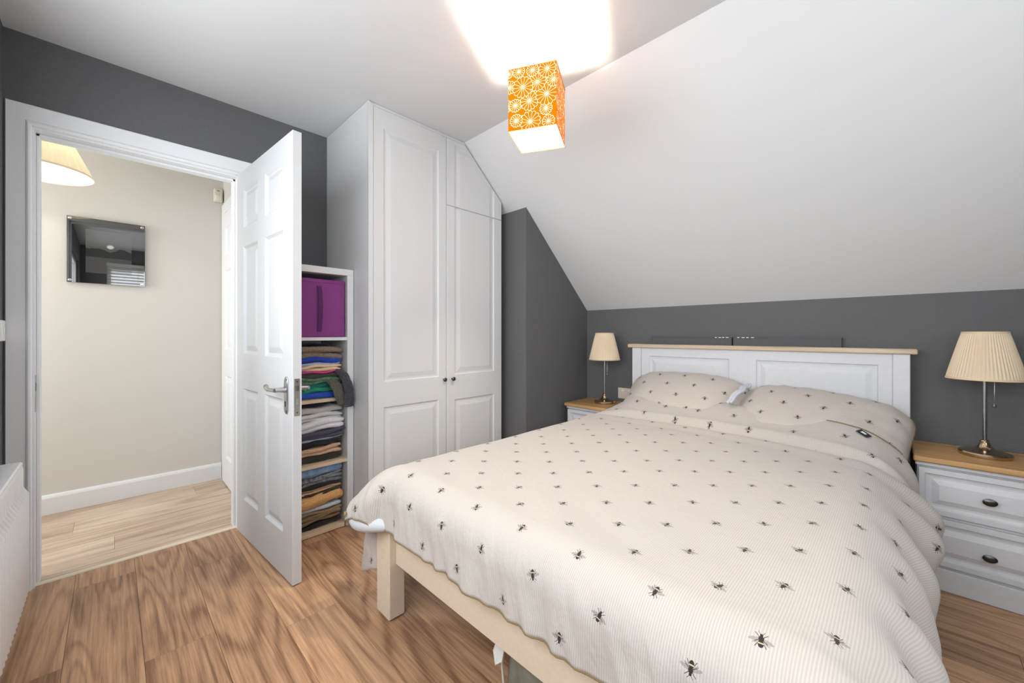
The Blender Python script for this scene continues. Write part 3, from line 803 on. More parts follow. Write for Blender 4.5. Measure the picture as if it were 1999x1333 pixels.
sleeve('hanging_jumper', 'olive-grey crumpled sleeve hanging over the shelf edge beside the charcoal one', C('olive_grey_wool', (104, 101, 90), (70, 68, 60), 150),
       [(-2.36, 0.862, 0.838), (-2.280, 0.868, 0.836), (-2.238, 0.876, 0.815), (-2.226, 0.886, 0.778), (-2.226, 0.896, 0.735), (-2.230, 0.902, 0.705)],
       [0.022, 0.030, 0.032, 0.030, 0.026, 0.020], 0.012, 11)
# ------------------------------------------------------------------ hall: picture, sensor, pendant
M_ACRYL = bpy.data.materials.new('black_gloss_acrylic'); M_ACRYL.use_nodes = True
p = M_ACRYL.node_tree.nodes['Principled BSDF']; p.inputs['Base Color'].default_value = lin((20, 20, 21)); p.inputs['Roughness'].default_value = 0.02
p.inputs['Specular IOR Level'].default_value = 1.0; p.inputs['Coat Weight'].default_value = 1.0; p.inputs['Coat IOR'].default_value = 1.9; p.inputs['Coat Roughness'].default_value = 0.01
M_PRINT = bpy.data.materials.new('moonlit_print'); M_PRINT.use_nodes = True
nt = NT(M_PRINT); p = M_PRINT.node_tree.nodes['Principled BSDF']
tc = nt.node('ShaderNodeTexCoord'); sp = nt.node('ShaderNodeSeparateXYZ'); nt.link(tc.outputs['Object'], sp.inputs[0])
yy, zz = X(nt, sp.outputs[1]), X(nt, sp.outputs[2])
nz = nt.node('ShaderNodeTexNoise'); nz.inputs['Scale'].default_value = 14; nt.link(tc.outputs['Object'], nz.inputs['Vector'])
nn = X(nt, nz.outputs['Fac'])
hills = zz.lt(0.012 + 0.0 + (nn - 0.5) * 0.07)
sea = zz.lt(-0.035)
moon = nt.m('SQRT', (yy - 0.012) * (yy - 0.012) + (zz - 0.038) * (zz - 0.038) * 1.6).step(0.022, 0.010)
val = (0.085 - hills * 0.055 + sea * 0.035).max(moon * 0.5)
cmb = nt.node('ShaderNodeCombineXYZ')
for i in range(3): nt.link(val.s, cmb.inputs[i])
nt.link(cmb.outputs[0], p.inputs['Base Color']); p.inputs['Roughness'].default_value = 0.03; p.inputs['Coat Weight'].default_value = 1.0; p.inputs['Coat IOR'].default_value = 1.7; p.inputs['Coat Roughness'].default_value = 0.01
pc = empty('wall_picture', (XH, -0.02, 1.63), 0, 'square black glossy picture with corner studs on the beige hall wall', 'picture')
box('plate', XH + 0.018, XH + 0.024, -0.198, 0.158, 1.425, 1.840, M_ACRYL, pc, 0.0008)
o = box('print', XH + 0.0241, XH + 0.0252, -0.118, 0.092, 1.492, 1.768, M_PRINT, pc)
for yv in (-0.184, 0.144):
    for zv in (1.439, 1.826):
        lathe('stud', [(0.006, XH), (0.006, XH + 0.022), (0.0085, XH + 0.024), (0.0085, XH + 0.029), (0.006, XH + 0.031)], (0, yv, zv), M_CHROME, pc, 16, 'X')
ps = empty('motion_sensor', (XH, 0.565, 2.10), 0, 'small cream alarm sensor high in the hall corner', 'alarm sensor')
bm = bmesh.new(); add_box(bm, XH, XH + 0.038, 0.537, 0.592, 2.103, 2.200, 0.008, 3)
auto_smooth(link_bm('case', bm, material('cream_plastic', (222, 214, 198), 0.4), ps), 50)
bm = bmesh.new(); add_box(bm, XH + 0.036, XH + 0.044, 0.545, 0.584, 2.112, 2.150, 0.004, 2)
auto_smooth(link_bm('lens', bm, material('cream_lens', (232, 226, 212), 0.3), ps), 50)
box('indicator', XH + 0.037, XH + 0.0395, 0.555, 0.572, 2.182, 2.186, M_BLACK, ps)

def translucent(name, col, mixf=0.5, rough=0.9):
    m = bpy.data.materials.new(name); m.use_nodes = True
    nt = NT(m); m.node_tree.nodes.remove(m.node_tree.nodes['Principled BSDF'])
    d = nt.node('ShaderNodeBsdfDiffuse'); t = nt.node('ShaderNodeBsdfTranslucent')
    d.inputs[0].default_value = lin(col); t.inputs[0].default_value = lin(col)
    mx = nt.node('ShaderNodeMixShader'); mx.inputs[0].default_value = mixf
    nt.link(d.outputs[0], mx.inputs[1]); nt.link(t.outputs[0], mx.inputs[2])
    nt.link(mx.outputs[0], m.node_tree.nodes['Material Output'].inputs[0])
    return m
def emitter(name, col, strength):
    m = bpy.data.materials.new(name); m.use_nodes = True
    nt = NT(m); m.node_tree.nodes.remove(m.node_tree.nodes['Principled BSDF'])
    e = nt.node('ShaderNodeEmission'); e.inputs[0].default_value = (*col, 1); e.inputs[1].default_value = strength
    nt.link(e.outputs[0], m.node_tree.nodes['Material Output'].inputs[0])
    return m
def pleated(name, c, r0, z0, r1, z1, n, depth, mat, parent):
    """fabric shade: r0 at the bottom, r1 at the top"""
    bm = bmesh.new(); rows = []
    for i in range(7):
        f = i / 6
        r = r0 + (r1 - r0) * f; z = z0 + (z1 - z0) * f
        row = []
        for k in range(n * 2):
            a = pi * k / n
            rr = r + (depth if k % 2 else -depth) * (0.35 if i in (0, 6) else 1)
            row.append(bm.verts.new((c[0] + rr * cos(a), c[1] + rr * sin(a), z)))
        rows.append(row)
    for i in range(6):
        for k in range(n * 2): bm.faces.new((rows[i][k], rows[i][(k + 1) % (2 * n)], rows[i + 1][(k + 1) % (2 * n)], rows[i + 1][k]))
    o = link_bm(name, bm, mat, parent)
    sm = o.modifiers.new('thick', 'SOLIDIFY'); sm.thickness = 0.0012
    return o
def ring_band(name, c, r0, z0, r1, z1, mat, parent, n=48, t=0.002):
    bm = bmesh.new(); add_lathe(bm, [(r0, z0), (r0 + t, z0), (r1 + t, z1), (r1, z1), (r0, z0)], (c[0], c[1], 0), n, closed=True)
    return auto_smooth(link_bm(name, bm, mat, parent), 40)
HL = (-3.22, -0.275)
hp_ = empty('hall_pendant', (HL[0], HL[1], ZC), 0, 'cream pleated lampshade hanging in the hall beyond the doorway', 'pendant lamp')
M_CREAMSHADE = translucent('cream_pleated_fabric', (248, 240, 220), 0.40)
pleated('lamp_shade', HL, 0.205, 1.955, 0.095, 2.20, 34, 0.0035, M_CREAMSHADE, hp_)
ring_band('shade_trim', HL, 0.2055, 1.953, 0.2035, 1.963, M_CREAMSHADE, hp_)
tube('cord', [(HL[0], HL[1], 2.16), (HL[0], HL[1], ZC - 0.02)], 0.003, M_PLASTIC, hp_)
lathe('ceiling_rose', [(0.05, ZC), (0.05, ZC - 0.012), (0.03, ZC - 0.03), (0.008, ZC - 0.034)], (HL[0], HL[1], 0), M_PLASTIC, hp_)
lathe('bulb_holder', [(0.018, 2.10), (0.020, 2.17), (0.006, 2.18)], (HL[0], HL[1], 0), M_PLASTIC, hp_, 16)
lathe('bulb', [(0.002, 2.02), (0.018, 2.026), (0.028, 2.045), (0.028, 2.06), (0.018, 2.085), (0.013, 2.10)], (HL[0], HL[1], 0), emitter('hall_bulb_glow', (1.0, 0.97, 0.95), HALL_BULB), hp_, 14)
for k in range(3):
    a = 2 * pi * k / 3
    tube('spoke', [(HL[0], HL[1], 2.165), (HL[0] + 0.094 * cos(a), HL[1] + 0.094 * sin(a), 2.197)], 0.0014, M_CHROME, hp_, 6)

# ------------------------------------------------------------------ orange pendant
PL = Vector((-1.098, 1.275)); PA = atan2(0.091, 0.177); PS = 0.100; PZ0, PZ1 = 1.930, 2.182
M_SHADE = bpy.data.materials.new('orange_flower_fabric'); M_SHADE.use_nodes = True
nt = NT(M_SHADE); M_SHADE.node_tree.nodes.remove(M_SHADE.node_tree.nodes['Principled BSDF'])
uv = nt.node('ShaderNodeUVMap'); uv.uv_map = 'face'
sp = nt.node('ShaderNodeSeparateXYZ'); nt.link(uv.outputs[0], sp.inputs[0])
U, V_ = X(nt, sp.outputs[0]), X(nt, sp.outputs[1])       # metres across and up one side
FL = [(0.045, 0.238, 0.026, 14), (0.103, 0.233, 0.026, 14), (0.163, 0.228, 0.036, 14), (0.062, 0.172, 0.044, 14), (0.122, 0.182, 0.038, 14), (0.188, 0.180, 0.028, 14),
      (0.006, 0.180, 0.028, 14), (0.160, 0.128, 0.046, 14), (0.090, 0.112, 0.040, 14), (0.030, 0.102, 0.027, 14), (0.158, 0.070, 0.026, 14), (0.034, 0.040, 0.027, 14),
      (0.093, 0.028, 0.044, 14), (0.168, 0.018, 0.026, 12), (-0.004, 0.105, 0.024, 12), (0.002, 0.235, 0.018, 12)]
covered = None; mask = None
for (u0, v0, R, n_) in FL:
    du, dv = U - u0, V_ - v0
    r = nt.m('SQRT', du * du + dv * dv)
    th = nt.m('ARCTAN2', dv, du)
    half = (th * (n_ / 2.0))
    cs_ = half.f('COSINE').f('ABSOLUTE'); sn = half.f('SINE').f('ABSOLUTE')
    edge = (sn.f('POWER', 0.5)) * (0.20 * R) + 0.78 * R
    inside = r.lt(edge + 0.0012)
    outline = (r - edge).f('ABSOLUTE').lt(0.00095) 
    spoke = (sn * r).lt(0.00055 * n_ / 2) * r.lt(edge)
    core = r.lt(0.12 * R)
    mk = outline.max(spoke).max(core)
    if mask is None: mask, covered = mk, inside
    else:
        mask = mask.max(mk * (1.0 - covered)); covered = covered.max(inside)
mixc = nt.node('ShaderNodeMix'); mixc.data_type = 'RGBA'
nt.link(mask.s, mixc.inputs[0]); mixc.inputs[6].default_value = lin((229, 106, 8)); mixc.inputs[7].default_value = lin((255, 240, 205))
dfs = nt.node('ShaderNodeBsdfDiffuse'); trl = nt.node('ShaderNodeBsdfTranslucent'); mx = nt.node('ShaderNodeMixShader')
nt.link((mask * 0.17 + 0.030).s, mx.inputs[0])
nt.link(mixc.outputs[2], dfs.inputs[0]); nt.link(mixc.outputs[2], trl.inputs[0])
nt.link(dfs.outputs[0], mx.inputs[1]); nt.link(trl.outputs[0], mx.inputs[2]); nt.link(mx.outputs[0], M_SHADE.node_tree.nodes['Material Output'].inputs[0])
M_LINING = translucent('white_shade_lining', (250, 248, 240), 0.35)
pn = empty('pendant_lamp', (PL.x, PL.y, ZC), 0, 'lit orange box-shaped pendant lamp with white flower outlines', 'pendant lamp')
def sq(z, h):
    return [Vector((PL.x + cos(PA) * a - sin(PA) * b, PL.y + sin(PA) * a + cos(PA) * b, z)) for a, b in ((-h, -h), (h, -h), (h, h), (-h, h))]
bm = bmesh.new(); uvl = bm.loops.layers.uv.new('face')
lo, hi = sq(PZ0, PS), sq(PZ1, PS)
for i in range(4):
    j = (i + 1) % 4
    f = bm.faces.new([bm.verts.new(p) for p in (lo[i], lo[j], hi[j], hi[i])])
    for lp_, (a, b) in zip(f.loops, ((0, 0), (2 * PS, 0), (2 * PS, PZ1 - PZ0), (0, PZ1 - PZ0))): lp_[uvl].uv = (a, b)
bmesh.ops.translate(bm, verts=bm.verts, vec=(-PL.x, -PL.y, -ZC))
me = bpy.data.meshes.new('lamp_shade'); bm.to_mesh(me); bm.free(); me.materials.append(M_SHADE)
o = bpy.data.objects.new('lamp_shade', me); COL.objects.link(o); o.parent = pn
bm = bmesh.new()
lo, hi = sq(PZ0 + 0.001, PS - 0.0015), sq(PZ1 - 0.001, PS - 0.0015)
for i in range(4):
    j = (i + 1) % 4
    bm.faces.new([bm.verts.new(p) for p in (lo[i], lo[j], hi[j], hi[i])])
link_bm('shade_lining', bm, M_LINING, pn)
M_EDGE = material('orange_shade_edge', (214, 140, 40), 0.8)
for z in (PZ0, PZ1):
    bm = bmesh.new(); c4 = sq(z, PS + 0.0006)
    for i in range(4): add_tube(bm, [c4[i], c4[(i + 1) % 4]], 0.0016, 6)
    link_bm('shade_rim', bm, M_EDGE, pn)
ZBULB = 2.070
lathe('ceiling_rose', [(0.046, ZC), (0.047, ZC - 0.010), (0.043, ZC - 0.030), (0.030, ZC - 0.038), (0.007, ZC - 0.041)], (PL.x, PL.y, 0), M_PLASTIC, pn, 32)
tube('cord', [(PL.x, PL.y, ZC - 0.038), (PL.x, PL.y, ZBULB + 0.10)], 0.003, M_PLASTIC, pn)
lathe('bulb_holder', [(0.017, ZBULB + 0.035), (0.020, ZBULB + 0.06), (0.020, ZBULB + 0.08), (0.006, ZBULB + 0.105)], (PL.x, PL.y, 0), M_PLASTIC, pn, 16)
lathe('bulb', [(0.003, ZBULB - 0.036), (0.018, ZBULB - 0.031), (0.028, ZBULB - 0.014), (0.029, ZBULB), (0.022, ZBULB + 0.018), (0.014, ZBULB + 0.035)], (PL.x, PL.y, 0),
      emitter('bulb_glow', (1.0, 0.87, 0.71), BULB), pn, 14)
for k in range(4):
    q = sq(ZBULB + 0.085, PS * 0.98)[k]
    tube('spoke', [(PL.x, PL.y, ZBULB + 0.085), q], 0.0014, M_PLASTIC, pn, 6)

# ------------------------------------------------------------------ bee fabric
def bee_fabric(name, warm, cell=0.19, stripes=True, off=(0, 0), drape=None):
    m = bpy.data.materials.new(name); m.use_nodes = True
    nt = NT(m); p = m.node_tree.nodes['Principled BSDF']
    uv = nt.node('ShaderNodeUVMap'); uv.uv_map = 'cloth'
    sp = nt.node('ShaderNodeSeparateXYZ'); nt.link(uv.outputs[0], sp.inputs[0])
    s, t = X(nt, sp.outputs[0]) + off[0], X(nt, sp.outputs[1]) + off[1]
    u, v = s * (1 / cell), t * (1 / cell)
    P, Q = u + v, u - v
    fp, fq = P.f('FLOOR'), Q.f('FLOOR')
    a, b = P - fp - 0.5, Q - fq - 0.5
    lu, lv = (a + b) * (0.5 * cell), (a - b) * (0.5 * cell)
    wn = nt.node('ShaderNodeTexWhiteNoise', noise_dimensions='2D')
    cb = nt.node('ShaderNodeCombineXYZ'); nt.link(fp.s, cb.inputs[0]); nt.link(fq.s, cb.inputs[1]); nt.link(cb.outputs[0], wn.inputs[0])
    rnd = X(nt, wn.outputs[0])
    flip = nt.m('MODULO', (fp + 200.0), 2.0)
    angl = flip * pi + (rnd - 0.5) * 1.1
    c_, s_ = angl.f('COSINE'), angl.f('SINE')
    x = (lu * c_ + lv * s_).f('ABSOLUTE'); y = lv * c_ - lu * s_
    def ell(x, y, cx, cy, rx, ry, rot=0.0):
        dx, dy = x - cx, y - cy
        if rot:
            dx, dy = dx * cos(rot) + dy * sin(rot), dy * cos(rot) - dx * sin(rot)
        dx, dy = dx * (1 / rx), dy * (1 / ry)
        return (dx * dx + dy * dy).lt(1.0)
    def seg(x0, y0, x1, y1, w):
        ex, ey = x1 - x0, y1 - y0; L2 = ex * ex + ey * ey
        dx, dy = x - x0, y - y0
        h = nt.m('MAXIMUM', nt.m('MINIMUM', (dx * ex + dy * ey) * (1 / L2), 1.0), 0.0)
        qx, qy = dx - h * ex, dy - h * ey
        return (qx * qx + qy * qy).lt(w * w)
    k = 1.0
    body = ell(x, y, 0, 0.0015, 0.0042, 0.0050).max(ell(x, y, 0, 0.0078, 0.0026, 0.0026)).max(ell(x, y, 0, -0.0075, 0.0046, 0.0066))
    band = (y + 0.0066).f('ABSOLUTE').lt(0.0012) * ell(x, y, 0, -0.0075, 0.0046, 0.0066)
    legs = seg(0.003, 0.004, 0.0095, 0.0105, 0.00055).max(seg(0.003, -0.001, 0.0095, -0.0055, 0.00055)).max(seg(0.003, -0.004, 0.0085, -0.0135, 0.00055)).max(seg(0.0012, 0.009, 0.005, 0.0145, 0.0004))
    wings = ell(x, y, 0.0110, -0.0015, 0.0088, 0.0030, -0.30).max(ell(x, y, 0.0080, -0.0052, 0.0058, 0.0022, -0.65))
    dark = body.max(legs) * (1.0 - band)
    base = nt.node('ShaderNodeMix'); base.data_type = 'RGBA'
    cb_ = lin(warm)
    if stripes:
        st_ = (s * (2 * pi / 0.0052)).f('SINE') * 0.5 + 0.5
        nt.link(st_.s, base.inputs[0])
    else: base.inputs[0].default_value = 1.0
    base.inputs[6].default_value = tuple(c * 0.82 for c in cb_[:3]) + (1,); base.inputs[7].default_value = cb_
    m1 = nt.node('ShaderNodeMix'); m1.data_type = 'RGBA'
    nt.link((wings * 0.55).s, m1.inputs[0]); nt.link(base.outputs[2], m1.inputs[6]); m1.inputs[7].default_value = lin((120, 112, 104))
    m3 = nt.node('ShaderNodeMix'); m3.data_type = 'RGBA'
    nt.link(band.s, m3.inputs[0]); nt.link(m1.outputs[2], m3.inputs[6]); m3.inputs[7].default_value = lin((196, 176, 140))
    m2 = nt.node('ShaderNodeMix'); m2.data_type = 'RGBA'
    nt.link(dark.s, m2.inputs[0]); nt.link(m3.outputs[2], m2.inputs[6]); m2.inputs[7].default_value = lin((48, 42, 40))
    nt.link(m2.outputs[2], p.inputs['Base Color'])
    p.inputs['Roughness'].default_value = 0.9; p.inputs['Specular IOR Level'].default_value = 0.25; p.inputs['Sheen Weight'].default_value = 0.15
    tc = nt.node('ShaderNodeTexCoord')
    nz = nt.node('ShaderNodeTexNoise'); nz.inputs['Scale'].default_value = 26; nz.inputs['Detail'].default_value = 5; nz.inputs['Distortion'].default_value = 0.8
    nt.link(tc.outputs['Object'], nz.inputs['Vector'])
    bp = nt.node('ShaderNodeBump'); bp.inputs['Strength'].default_value = 0.28; bp.inputs['Distance'].default_value = 0.008
    hgt = X(nt, nz.outputs['Fac'])
    if drape is not None:                                    # fine gathers where the cloth hangs at the foot
        cw = nt.node('ShaderNodeCombineXYZ'); nt.link((s * 42.0 + t * 14.0).s, cw.inputs[0]); nt.link((t * 9.0).s, cw.inputs[1])
        nw = nt.node('ShaderNodeTexNoise'); nw.inputs['Scale'].default_value = 1.0; nw.inputs['Detail'].default_value = 3; nw.inputs['Distortion'].default_value = 0.5
        nt.link(cw.outputs[0], nw.inputs['Vector'])
        hgt = hgt + X(nt, nw.outputs['Fac']) * (t - off[1]).step(drape, drape - 0.12) * 2.6
    nt.link(hgt.s, bp.inputs['Height']); nt.link(bp.outputs[0], p.inputs['Normal'])
    return m
M_BEE = bee_fabric('bee_cotton_duvet', (195, 187, 179), off=(0.169 + 0.0, -0.789 + 0.095), drape=0.80)
M_BEEP = bee_fabric('bee_cotton_pillow', (199, 190, 181), cell=0.17, stripes=True, off=(0.04, 0.03))

# ------------------------------------------------------------------ bed frame
BX0, BX1 = -1.424, 0.045
bed = empty('bed_frame', (-0.70, 1.7, 0), 0, 'double bed frame with pale grey panelled headboard, oak cap and cream foot rail', 'bed')
HY0, HY1 = 2.752, 2.784
# headboard: posts, panelled board, cap
for x0, x1 in ((BX0, BX0 + 0.068), (BX1 - 0.062, BX1)):
    box('headboard_post', x0, x1, HY0 - 0.012, HY1, 0.0, 1.000, M_GREYWOOD, bed, 0.003)
bm = bmesh.new()
add_panelled(bm, rect(BX0 + 0.068, BX1 - 0.062, 0.30, 1.000),
             [(rect(-1.298, -0.765, 0.55, 0.942), ()), (rect(-0.617, -0.070, 0.55, 0.942), ())], HY1 - HY0, lambda a, b, d: (a, HY0 - d, b),
             ((0.006, -0.007), (0.016, -0.009), (0.024, -0.009), (0.05, -0.001)))
link_bm('headboard_panel', bm, M_GREYWOOD, bed)
box('headboard_cap', -1.455, 0.070, 2.728, 2.800, 1.000, 1.026, M_OAKPALE, bed, 0.004)
# foot end: legs and rail
for x0, x1 in ((-1.478, -1.378), (-0.02, 0.08)):
    lg = box('leg', x0, x1, 0.737, 0.805, 0.006, 0.345, M_CREAMWOOD, bed, 0.004)
    box('glide', x0 + 0.015, x1 - 0.015, 0.750, 0.795, 0.0, 0.008, M_BLACK, lg)
box('foot_rail', -1.380, -0.018, 0.765, 0.795, 0.212, 0.362, M_CREAMWOOD, bed, 0.004)
box('side_rail', -1.452, -1.425, 0.80, 2.745, 0.212, 0.345, M_CREAMWOOD, bed, 0.004)
box('side_rail', 0.028, 0.055, 0.80, 2.745, 0.212, 0.345, M_CREAMWOOD, bed, 0.004)
for i in range(13):
    y = 0.87 + i * 0.145
    box('slat', -1.424, 0.027, y, y + 0.07, 0.255, 0.270, M_EDGEWOOD, bed, 0.002)
mt_ = empty('mattress', (-0.70, 1.75, 0.271), 0, 'mattress in a lavender-grey sheet under the duvet, seen beside the pillows', 'mattress')
bm = bmesh.new(); add_box(bm, -1.41, 0.013, 0.80, 2.735, 0.271, 0.488, 0.045, 4)
auto_smooth(link_bm('body', bm, M_SHEET, mt_), 50)

# ------------------------------------------------------------------ duvet
ZT = 0.575
sL, sR, tF = -1.400, -0.130, 0.835
def hem_y(s): return 2.50 - 0.13 * smooth01((s + 0.80) / 0.85) + 0.010 * sin(s * 5)
tH = 2.50                                        # head end hem
RL, RR, RF = 0.085, 0.160, 0.115
s_min, s_max, t_min = -1.655, 0.315, 0.560
def smooth01(x): x = max(0.0, min(1.0, x)); return x * x * (3 - 2 * x)
def crease_y(x): return 2.235 + 0.05 * sin((x + 1.4) * 2.6) - 0.06 * smooth01((x + 0.6) / 0.7)
def duvet_top(x, y):
    z = ZT
    z += 0.006 * noise.noise(Vector((x * 2.2, y * 2.2, 0.5))) + 0.0025 * noise.noise(Vector((x * 7, y * 6, 2.5)))
    cy = crease_y(x)
    d = y - cy
    if d > -0.12:
        z += (0.042 * smooth01((d - 0.004) / 0.040) + 0.088 * smooth01((d - 0.02) / 0.24)) * smooth01((x + 1.50) / 0.30) * (1 - 0.35 * smooth01((x + 0.25) / 0.25))                          # climbs on to the pillows
        z -= 0.020 * math.exp(-(d / 0.014) ** 2)                         # tucked crease
        z += 0.010 * math.exp(-((d + 0.05) / 0.05) ** 2)
    # gentle diagonal pull lines
    z += 0.0022 * sin(28 * (y + 0.6 * x) + 3 * noise.noise(Vector((x * 2, y * 2, 9)))) * smooth01((1.25 - y) / 0.5)
    return z
def duvet_point(s, t):
    head = smooth01((t - 2.05) / 0.42)
    ax = (s - sR) if s > sR else ((sL - s) if s < sL else 0.0)
    sx = 1 if s > sR else -1
    ay = max(0.0, tF - t)
    rx = (RR if sx > 0 else RL)
    a = hypot(ax, ay)
    x = min(max(s, sL), sR); y = max(t, tF)
    z = duvet_top(x + sx * min(ax, 0.1), y)
    if a < 1e-6: return Vector((x, y, z))
    wx = ax / a; wy = ay / a
    r = rx * wx * wx + RF * wy * wy + (0.28 if sx < 0 else 0.16) * wx * wy
    fl = (-0.02 if sx > 0 else 0.12) * wx * wx + 0.10 * wy * wy + (0.3 * wx * wy if sx < 0 else 0.35 * wx * wy)
    if a < r * pi / 2: out, down = r * sin(a / r), r * (1 - cos(a / r))
    else:
        e = a - r * pi / 2
        k_ = sqrt(1 + fl * fl)
        out, down = r + fl * e / k_, r + e / k_
    g = smooth01((a - 0.05) / 0.25)
    # folds
    if wy > 0.3:
        ph = s * 34 + 2.2 * noise.noise(Vector((s * 3, 0, 1)))
        out += wy * g * (0.005 * sin(ph) + 0.012 * noise.noise(Vector((s * 8, t * 5, 3))) + 0.0035 * sin(ph * 2.3 + t * 12) + 0.011 * noise.noise(Vector((s * 24 + t * 9, t * 6, 6))))
    if wx > 0.3 and sx > 0:
        ph = 2 * pi * (t / 0.235 + a * 1.7) + 1.6 * noise.noise(Vector((t * 3, 2, 1)))
        out += wx * g * (0.026 * sin(ph) * (1 - 0.5 * head) + 0.020 * noise.noise(Vector((t * 6, a * 7, 5))) + 0.018)
        out += wx * g * (0.062 * math.exp(-((t - 2.02) / 0.26) ** 2) * math.exp(-((a - 0.20) / 0.13) ** 2) - 0.020 * head)
    if wx > 0.3 and sx < 0:
        out += wx * g * (0.010 * sin(t * 24) + 0.012 * noise.noise(Vector((t * 7, a * 5, 8))))
        out -= wx * g * 0.05 * head
    return Vector((x + sx * wx * out, y - wy * out, z - down))
NS, NTT = 250, 220
bm = bmesh.new(); uvl = bm.loops.layers.uv.new('cloth')
grid = []
for i in range(NS + 1):
    s = s_min + (s_max - s_min) * i / NS
    row = []
    for j in range(NTT + 1):
        # slightly uneven head hem
        tt = t_min + (hem_y(s) - t_min) * j / NTT
        row.append((bm.verts.new(duvet_point(s, tt)), (s, tt)))
    grid.append(row)
for i in range(NS):
    for j in range(NTT):
        q = (grid[i][j], grid[i + 1][j], grid[i + 1][j + 1], grid[i][j + 1])
        f = bm.faces.new([v[0] for v in q])
        for lp_, v in zip(f.loops, q): lp_[uvl].uv = v[1]
dv = empty('duvet', (-0.7, 1.6, 0.5), 0, 'cream bee-print duvet spread over the double bed', 'duvet')
hem_foot = [grid[i][0][0].co.copy() for i in range(0, NS + 1, 2)]
hem_head = [grid[i][NTT][0].co.copy() for i in range(0, NS + 1, 2)]
hem_left = [grid[0][j][0].co.copy() for j in range(0, NTT + 1, 2)]
cover = link_bm('cover', bm, M_BEE, dv, smooth=True)
sm = cover.modifiers.new('thick', 'SOLIDIFY'); sm.thickness = 0.018; sm.offset = -1
tube('piping', hem_foot, 0.0022, M_PIPING, dv, 8)
tube('piping', [p + Vector((0, 0.003, 0.001)) for p in hem_head[len(hem_head) * 62 // 100: len(hem_head) * 86 // 100]], 0.0028, M_PIPING, dv, 8)
# brass button and the white inner quilt showing at the open corner, with a hanging corner of the cover
crn = duvet_point(s_min, t_min)
# head-end black sew-in tag
def on_duvet(s_, t_, up): 
    p = duvet_point(s_, t_); n_ = (duvet_point(s_ + 0.01, t_) - p).cross(duvet_point(s_, t_ + 0.01) - p).normalized()
    return p + n_ * up
def patch(name, ss, mat, up):
    bm = bmesh.new(); bm.faces.new([bm.verts.new(on_duvet(a, b, up)) for a, b in ss])
    o = link_bm(name, bm, mat, dv); o.modifiers.new('t', 'SOLIDIFY').thickness = 0.001
    return o
tb = hem_y(-0.11) - 0.012
patch('label_tag', [(-0.135, tb - 0.022), (-0.098, tb - 0.048), (-0.082, tb - 0.026), (-0.118, tb)], material('black_tag', (28, 28, 32), 0.6), 0.007)
patch('tag_mark', [(-0.120, tb - 0.022), (-0.104, tb - 0.032), (-0.098, tb - 0.026), (-0.113, tb - 0.014)], material('white_tag_mark', (220, 220, 220), 0.6), 0.009)

# ------------------------------------------------------------------ pillows
def pillow(name, label, w, d, h, loc, rot, seed, mat=M_BEEP, uvoff=(0, 0)):
    bm = bmesh.new(); uvl = bm.loops.layers.uv.new('cloth')
    n, m_ = 44, 34
    def pt(i, j, side):
        u, v = -1 + 2 * i / n, -1 + 2 * j / m_
        f = max(0.0, (1 - abs(u) ** 3.0)) ** 0.55 * max(0.0, (1 - abs(v) ** 2.6)) ** 0.6
        k = 1 - 0.055 * (1 - abs(u)) ** 0.0 * (1 - (abs(u * v)) ** 1.5) * max(abs(u), abs(v)) ** 6
        x = w / 2 * u * (1 - 0.03 * (1 - v * v) * abs(u) ** 4 - 0.09 * abs(v) ** 5)
        y = d / 2 * v * (1 - 0.03 * (1 - u * u) * abs(v) ** 4 - 0.16 * abs(u) ** 6)
        z = side * h / 2 * f
        wr = 0.010 * noise.noise(Vector((x * 6 + seed, y * 6, side))) + 0.006 * noise.noise(Vector((x * 16 + seed, y * 9, 4 + side)))
        # gathers towards the seams
        wr += 0.004 * sin(x * 70 + 3 * noise.noise(Vector((x * 5, y * 5, seed)))) * abs(v) ** 3 + 0.004 * sin(y * 75 + seed) * abs(u) ** 3
        z += side * wr * min(1, f * 2.5)
        # flop
        z -= 0.05 * abs(u) ** 3
        return Vector((x, y, z))
    top = [[bm.verts.new(pt(i, j, 1)) for j in range(m_ + 1)] for i in range(n + 1)]
    bot = [[top[i][j] if i in (0, n) or j in (0, m_) else bm.verts.new(pt(i, j, -1)) for j in range(m_ + 1)] for i in range(n + 1)]
    co = {}
    for i in range(n):
        for j in range(m_):
            for G_, s in ((top, 1), (bot, -1)):
                f = bm.faces.new((G_[i][j], G_[i + 1][j], G_[i + 1][j + 1], G_[i][j + 1]))
                for lp_, (a, b) in zip(f.loops, ((i, j), (i + 1, j), (i + 1, j + 1), (i, j + 1))):
                    lp_[uvl].uv = (w * a / n + uvoff[0], d * b / m_ + uvoff[1])
    e = empty(name, loc, 0, label, 'pillow', 'bee-print pillows')
    mrot = Euler(rot).to_matrix()
    bmesh.ops.transform(bm, matrix=mrot.to_4x4(), verts=bm.verts)
    seam = [top[i][0].co.copy() for i in range(n + 1)] + [top[n][j].co.copy() for j in range(1, m_ + 1)] + [top[i][m_].co.copy() for i in range(n - 1, -1, -1)] + [top[0][j].co.copy() for j in range(m_ - 1, -1, -1)]
    link_bm('case', bm, mat, e, smooth=True, local=True)
    bm = bmesh.new(); add_tube(bm, seam, 0.0025, 6, cap=False)
    auto_smooth(link_bm('seam_piping', bm, M_PIPING, e, local=True), 60)
    return e
pil_left = pillow('pillow', 'bee-print pillow on the left against the headboard', 0.78, 0.46, 0.20, (-1.015, 2.555, 0.672), (radians(44), 0, radians(-2)), 1, uvoff=(0.05, 0.02))
pillow('pillow', 'front bee-print pillow on the right, beside the black sewn tag', 0.76, 0.46, 0.18, (-0.325, 2.510, 0.655), (radians(34), radians(4), radians(-7)), 5, uvoff=(0.11, 0.07))
